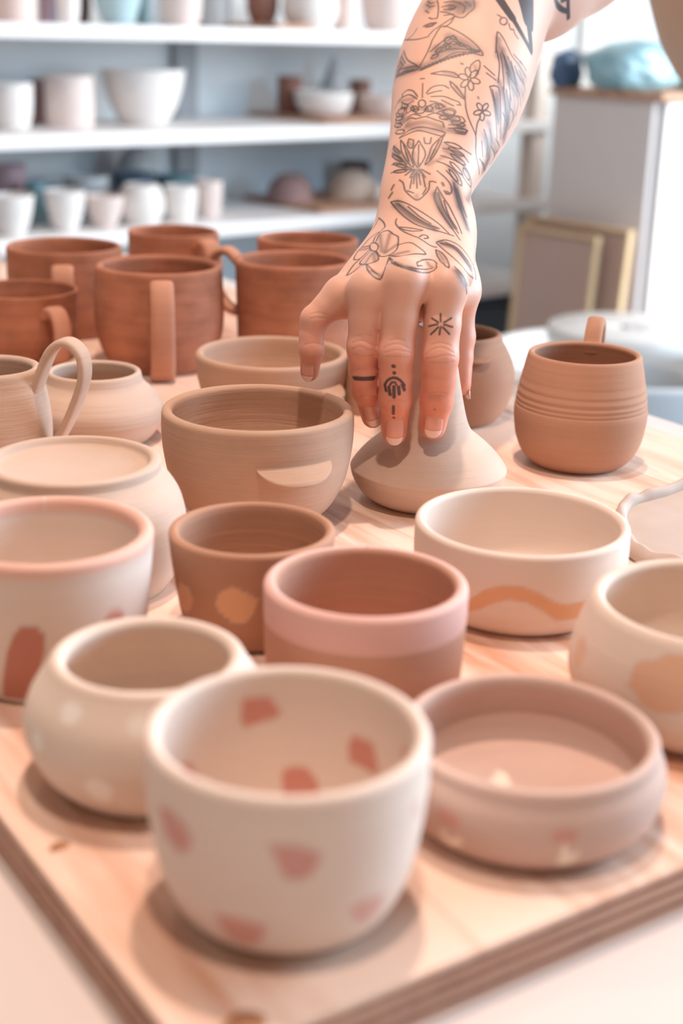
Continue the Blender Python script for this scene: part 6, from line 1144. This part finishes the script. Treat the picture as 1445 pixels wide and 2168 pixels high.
CREASES = [(0.16,0.5,[(3.5,765.0,105.0),(5.0,764.2,105.8),(6.5,763.7,106.5),(8.0,763.4,106.8),(9.5,763.1,106.7),(11.1,763.0,106.2),(12.6,763.1,105.6),(14.3,763.6,105.0),(16.0,764.6,104.2),(17.7,766.2,103.3)]),
(0.16,0.5,[(3.6,764.1,101.5),(5.2,763.1,102.5),(6.8,762.6,103.4),(8.1,762.3,103.8),(9.4,762.0,103.2),(10.9,761.9,102.2),(12.2,762.2,101.9),(13.9,762.8,101.7),(15.6,763.8,101.5),(17.4,765.4,101.1)]),
(0.16,0.5,[(4.2,764.1,98.7),(5.6,763.2,98.7),(7.1,762.6,98.6),(8.6,762.4,98.4),(10.1,762.3,98.3),(11.7,762.5,98.4),(13.3,763.0,98.4),(14.9,763.8,98.5),(16.5,765.1,98.3)]),
(0.16,0.5,[(6.2,765.0,109.2),(7.7,764.6,109.7),(9.2,764.4,110.2),(10.7,764.4,110.4),(12.1,764.5,110.1),(13.4,764.8,109.5),(14.8,765.3,108.9)]),
(0.16,0.5,[(20.9,758.2,104.2),(22.3,757.4,105.1),(23.7,756.9,105.9),(25.2,756.6,106.5),(26.9,756.2,106.8),(28.8,756.1,106.8),(30.5,756.2,106.5),(32.2,756.5,105.9),(33.7,757.0,105.1),(35.2,757.8,104.2)]),
(0.16,0.5,[(21.3,756.9,101.7),(22.7,756.0,102.3),(24.2,755.4,102.9),(25.6,755.0,103.4),(27.0,754.8,103.7),(28.9,754.8,103.8),(30.7,755.0,103.6),(32.5,755.5,103.2),(34.0,756.3,102.7),(35.3,757.2,102.1),(36.7,758.6,101.3)]),
(0.16,0.5,[(22.2,756.0,99.6),(23.7,755.1,99.9),(25.1,754.5,100.1),(26.5,754.2,100.2),(28.0,754.1,100.2),(29.6,754.1,100.2),(31.2,754.5,100.0),(32.8,755.1,99.8),(34.4,756.1,99.5)]),
(0.16,0.5,[(24.2,757.9,108.4),(25.9,757.5,109.1),(27.8,757.3,109.6),(29.2,757.3,109.5),(30.8,757.3,109.1),(32.3,757.7,108.7)]),
(0.16,0.5,[(44.2,762.1,99.8),(45.4,761.1,101.2),(46.6,760.6,102.5),(48.0,760.1,103.5),(49.2,759.8,104.1),(50.5,759.6,104.6),(51.9,759.4,104.8),(53.3,759.3,104.8),(54.9,759.3,104.4),(56.5,759.4,103.7),(58.2,759.8,102.8),(59.9,760.7,101.9)]),
(0.16,0.5,[(44.3,761.6,97.6),(45.7,760.1,98.2),(47.1,759.0,98.7),(48.5,758.3,99.1),(49.9,757.8,99.5),(51.3,757.6,100.0),(52.6,757.6,100.4),(53.9,757.7,100.8),(55.3,758.0,101.0),(57.0,758.5,100.8),(58.7,759.2,100.3),(60.5,760.5,99.6)]),
(0.16,0.5,[(47.1,762.0,105.9),(48.4,761.3,106.3),(49.7,760.9,106.8),(51.0,760.6,107.1),(52.4,760.4,107.3),(53.7,760.4,107.1),(55.1,760.4,106.8),(56.5,760.6,106.4),(57.9,761.1,105.9)]),
(0.16,0.5,[(46.5,759.5,96.3),(48.0,758.5,96.4),(49.5,757.8,96.4),(51.1,757.4,96.4),(52.7,757.3,96.5),(54.1,757.3,96.6),(55.6,757.5,96.7),(57.1,758.0,96.9),(58.6,758.8,97.0),(60.1,759.9,97.0)]),
(0.16,0.5,[(-20.4,780.3,117.5),(-18.7,780.2,117.9),(-17.0,780.3,118.4),(-15.3,780.3,118.5),(-13.7,780.3,118.3),(-12.2,780.4,117.7),(-10.7,780.8,117.2)]),
(0.16,0.5,[(-20.3,779.4,115.3),(-18.8,779.2,115.6),(-17.2,779.3,115.8),(-15.7,779.6,115.9),(-14.2,780.0,115.7),(-12.6,780.5,115.5),(-11.1,781.1,115.2)]),
(0.16,0.5,[(-23.3,778.6,100.4),(-21.8,778.1,100.9),(-20.2,778.0,101.4),(-18.6,778.1,101.6),(-17.3,778.5,101.4),(-15.9,779.0,101.0),(-14.5,780.0,100.5),(-13.1,781.7,99.8)]),
(0.16,0.5,[(8.2,773.6,72.0),(9.7,772.8,72.4),(11.2,772.3,72.8),(12.8,772.2,72.9),(14.4,772.4,72.8),(15.9,773.1,72.5),(17.5,774.1,72.1)]),
(0.16,0.5,[(24.6,760.4,72.9),(26.1,759.9,73.4),(27.6,759.6,73.9),(29.2,759.5,74.1),(30.7,759.7,73.9),(32.3,760.2,73.5),(33.8,761.0,73.0)]),
(0.16,0.5,[(46.9,766.5,74.8),(48.3,765.5,75.4),(49.8,764.8,76.0),(51.3,764.3,76.3),(53.1,764.1,76.2),(55.0,764.4,75.9),(57.0,765.2,75.4)]),
(0.16,0.5,[(47.7,765.6,77.0),(49.0,764.6,77.6),(50.4,763.8,78.1),(51.7,763.3,78.5),(53.0,763.2,78.7),(54.6,763.4,78.5),(56.2,764.0,77.9),(57.8,765.1,77.2)])]
NAILS = [((51.9, 768.2, 66.5), (51.0, 771.2, 49.5), (0, -1, .12), 11.5, 'index'), ((29.2, 765.3, 62), (29.3, 769.6, 45), (0, -1, .2), 11.3, 'middle'),
         ((14.6, 777.2, 68), (18.2, 781.6, 52.5), (.12, -1, .3), 9.5, 'ring'), ((-21.6, 780.6, 90), (-21.8, 782.4, 78), (-.25, -1, .1), 7.2, 'pinky'),
         ((75, 836, 74), (76.5, 830, 58), (1, .3, 0), 9, 'thumb')]
# ------------------------------------------------------------------ the person: tattooed right arm reaching over the table
person = empty('person', (.56, 1.36, 0)); PO = Vector((.56, 1.36, 0))
tag(person, 'person in a beige shirt whose tattooed right arm holds the vase', 'person')
V, Q = build_arm(VOX)
Nn = vertex_normals(V, Q)

def seg_dist(P, a, b):
    e = b - a; t = np.clip(((P - a) @ e) / (e @ e + 1e-9), 0, 1)
    return np.linalg.norm(P - a - t[:, None] * e, axis=1)
def stroke_dist(pts, reach):
    """distance of the skin's vertices to a line drawn on it (mm); only those within reach"""
    pts = np.array(pts, float)
    lo, hi = pts.min(0) - reach, pts.max(0) + reach
    ids = np.flatnonzero(((V > lo) & (V < hi)).all(1))
    if not len(ids): return ids, np.zeros(0)
    P = V[ids]; d = np.full(len(ids), 1e9)
    if len(pts) == 1: d = np.linalg.norm(P - pts[0], axis=1)
    for a, b in zip(pts[:-1], pts[1:]): d = np.minimum(d, seg_dist(P, a, b))
    return ids, d
skin = np.tile(np.array(S(222, 178, 157)), (len(V), 1))
red = np.array(S(222, 136, 108))
def redden(c, r, amt):
    d = np.linalg.norm(V - np.array(c), axis=1); w = amt * np.exp(-(d / r) ** 2)
    skin[:] = skin + (red - skin) * w[:, None]
w = np.clip((128 - V[:, 2]) / 60, 0, 1)[:, None] * (V[:, 2] < 140)[:, None]
skin = skin + (red - skin) * w * .85
for n_ in ('index', 'middle', 'ring', 'pinky'):
    redden(FINGERS[n_][2][0], 12, .35); redden(FINGERS[n_][4][0], 9, .25)
    redden(MCP[n_], 13, .28)
for dep, wd, pts in CREASES:
    ids, d = stroke_dist(pts, wd * 3)
    k = np.exp(-(d / wd) ** 2)
    V[ids] -= Nn[ids] * (dep * k)[:, None]
    skin[ids] = skin[ids] * (1 - .11 * k[:, None])  # crease shade darkened into the skin colour
ink = np.zeros(len(V)); INKC = np.array(S(62, 60, 66))
for wd, al, pts in TATTOO:
    ids, d = stroke_dist(pts, wd + 1.5)
    k = al * np.clip((wd - d) / .55 + .5, 0, 1)
    ink[ids] = 1 - (1 - ink[ids]) * (1 - k) if al < .5 else np.maximum(ink[ids], k)
for wd, al, pts in SHADE:
    ids, d = stroke_dist(pts, wd * 2)
    ink[ids] = 1 - (1 - ink[ids]) * (1 - al * np.exp(-(d / wd) ** 2))
skin = skin + (INKC - skin) * np.clip(ink, 0, .94)[:, None]
M_skin, N_, L_, B_ = new_mat('skin')
at = N_.new('ShaderNodeAttribute'); at.attribute_name = 'Paint'; L_.new(at.outputs['Color'], B_.inputs['Base Color'])
B_.inputs['Roughness'].default_value = .48; B_.inputs['Specular IOR Level'].default_value = .35
B_.inputs['Subsurface Weight'].default_value = .12; B_.inputs['Subsurface Radius'].default_value = (1.0, .35, .2); B_.inputs['Subsurface Scale'].default_value = .003
tc = N_.new('ShaderNodeTexCoord'); nz = N_.new('ShaderNodeTexNoise'); nz.inputs['Scale'].default_value = 900; nz.inputs['Detail'].default_value = 3; L_.new(tc.outputs['Object'], nz.inputs['Vector'])
bp = N_.new('ShaderNodeBump'); bp.inputs['Strength'].default_value = .12; bp.inputs['Distance'].default_value = .0004; L_.new(nz.outputs['Fac'], bp.inputs['Height']); L_.new(bp.outputs['Normal'], B_.inputs['Normal'])
VW = V / 1000 + np.array([0, 0, ZB]) - np.array(PO)
arm = fast_mesh('arm_and_hand', VW, Q, M_skin, person); arm['label'] = 'tattooed forearm and hand'
set_paint(arm, np.concatenate([skin, np.ones((len(V), 1))], 1))

# fingernails
M_nail = plain('fingernail', S(226, 160, 138), .25, .5); M_tip = plain('nail_tip', S(238, 200, 184), .25, .5)
def nail(base, tip, out, w, finger):
    """a curved plate from its root to past the finger end; out points away from the bone"""
    base, tip, out = (np.array(q, float) for q in (base, tip, out)); ax = tip - base; L = np.linalg.norm(ax); ax /= L
    out = out - ax * (out @ ax); out /= np.linalg.norm(out); sd = np.cross(ax, out)
    for part, u0, u1, m in (('fingernail', 0., .74, M_nail), ('nail_tip', .74, 1., M_tip)):
        nu, nv = 12, 15; Vn = []
        for top in (1, 0):
            for i in range(nu):
                u = u0 + (u1 - u0) * i / (nu - 1)
                if u < .22: hw = w / 2 * math.sqrt(max(.02, 1 - ((.22 - u) / .22) ** 2 * .85))
                elif u < .66: hw = w / 2
                else: hw = w / 2 * math.sqrt(max(0, 1 - ((u - .66) / .35) ** 2.2))
                for j in range(nv):
                    v = -1 + 2 * j / (nv - 1); a = v * hw / (w * .62)
                    R = w * .62
                    p = base + ax * (u * L) + sd * (R * math.sin(a)) + out * (R * (math.cos(a) - 1) + .9 * math.sin(u * 2.4) * .5 + (.0 if top else -.55))
                    Vn.append(tuple(p / 1000 + np.array([0, 0, ZB]) - np.array(PO)))
        Fc = []; B0 = nu * nv
        for i in range(nu - 1):
            for j in range(nv - 1):
                a = i * nv + j; Fc.append((a, a + 1, a + nv + 1, a + nv)); Fc.append((B0 + a, B0 + a + nv, B0 + a + nv + 1, B0 + a + 1))
        rim = [j for j in range(nv)] + [i * nv + nv - 1 for i in range(1, nu)] + [(nu - 1) * nv + j for j in range(nv - 2, -1, -1)] + [i * nv for i in range(nu - 2, 0, -1)]
        for a, b in zip(rim, rim[1:] + rim[:1]): Fc.append((a, b, B0 + b, B0 + a)[::-1])
        if part == 'fingernail': ob = mesh_obj(part, Vn, Fc, m, person); keep = ob
        else: mesh_obj(part, Vn, Fc, m, keep)
for args in NAILS: nail(*args)

# shirt and trousers (the torso stands right of the picture)
M_shirt = plain('beige_cotton', S(206, 178, 156), .9, .1, .06, 9.); M_trou = plain('dark_trousers', S(70, 72, 80), .9, .1)
def loft(name, rings, m, seg=64, fold=.0):
    Vv = []; Fc = []
    for i, (c, rx, ry, rz) in enumerate(rings):
        for k in range(seg):
            a = 2 * math.pi * k / seg; f = 1 + fold * math.sin(9 * a + i * .35) + fold * .6 * math.sin(17 * a - i * .2)
            x, y = rx * f * math.cos(a), ry * f * math.sin(a)
            Vv.append((c[0] + x * math.cos(rz) - y * math.sin(rz), c[1] + x * math.sin(rz) + y * math.cos(rz), c[2]))
    n = len(rings)
    for i in range(n - 1):
        for k in range(seg): Fc.append((i * seg + k, i * seg + (k + 1) % seg, (i + 1) * seg + (k + 1) % seg, (i + 1) * seg + k))
    Fc += [tuple(range(seg))[::-1], tuple((n - 1) * seg + k for k in range(seg))]
    return mesh_obj(name, Vv, Fc, m, person)
rz = -.5
tor = [((.04, .03, .80), .185, .135, rz), ((.01, .02, .90), .19, .14, rz), ((-.074, .0, 1.0), .185, .135, rz), ((-.107, -.01, 1.06), .185, .135, rz), ((-.15, -.03, 1.2), .195, .135, rz), ((-.19, -.05, 1.3), .20, .13, rz), ((-.21, -.06, 1.38), .17, .11, rz), ((-.22, -.065, 1.43), .09, .08, rz), ((-.22, -.065, 1.45), .065, .065, rz)]
dense = spline([list(c) + [a, b, r_] for c, a, b, r_ in tor], 5)
loft('shirt_body', [((q[0], q[1], q[2]), q[3], q[4], q[5]) for q in dense], M_shirt, fold=.012)
def tube(name, P, m, seg=40, fold=.0):
    P = spline(P, 6); Vv = []; Fc = []; n = len(P)
    for i in range(n):
        t = Vector(P[min(i + 1, n - 1)][:3] - P[max(i - 1, 0)][:3]).normalized(); s = t.cross(Vector((0, 0, 1))).normalized() if abs(t.z) < .95 else Vector((1, 0, 0)); u = s.cross(t)
        for k in range(seg):
            a = 2 * math.pi * k / seg; r_ = P[i][3] * (1 + fold * math.sin(5 * a + i * .5))
            p = Vector(P[i][:3]) + s * (r_ * math.cos(a)) + u * (r_ * math.sin(a)); Vv.append(tuple(p))
    for i in range(n - 1):
        for k in range(seg): Fc.append((i * seg + k, i * seg + (k + 1) % seg, (i + 1) * seg + (k + 1) % seg, (i + 1) * seg + k))
    return mesh_obj(name, Vv, Fc, m, person)
def R(x, y, z): return (x - PO.x, y - PO.y, z)
tube('sleeve', [R(.190, 1.108, ZB + .354) + (.062,), R(.236, 1.146, ZB + .386) + (.064,), R(.285, 1.20, ZB + .45) + (.066,), R(.37, 1.29, ZB + .53) + (.06,)], M_shirt, fold=.03)
for sx in (-1, 1):
    tube('trouser_leg', [(sx * .085 * math.cos(rz), .02 + sx * .085 * math.sin(rz), .86, .095), (sx * .09, .02, .5, .075), (sx * .095, .03, .08, .06)], M_trou, fold=.02)
    o = loft('shoe', [((sx * .1, .0, .0), .045, .12, 0), ((sx * .1, .0, .04), .045, .12, 0), ((sx * .1, .03, .08), .045, .07, 0)], M_trou, 28)
# ------------------------------------------------------------------ ceiling lamps assumed where the warm lights hang (out of the picture)
M_lampm = plain('lamp_metal', S(210, 210, 205), .4, .4)
for i, (x, y, lab) in enumerate(((.03, .80, 'assumed ceiling lamp over the middle of the board'), (.0, .12, 'assumed ceiling lamp over the near edge of the table'), (-.62, 1.55, 'assumed ceiling lamp over the left end of the table'))):
    l = empty('assumed_ceiling_lamp', (x, y, ZB + (1.74, 1.59, 1.94)[i])); tag(l, lab + ' with a white metal shade', 'lamp', 'assumed ceiling lamps')
    lathe_simple('shade', [(30, 0), (70, -70), (74, -72), (74, -70), (34, 2), (12, 12), (0, 12)], M_lampm, l, 32)
    lathe_simple('stem', [(0, 12), (6, 12), (6, 120), (0, 120)], M_lampm, l, 12)
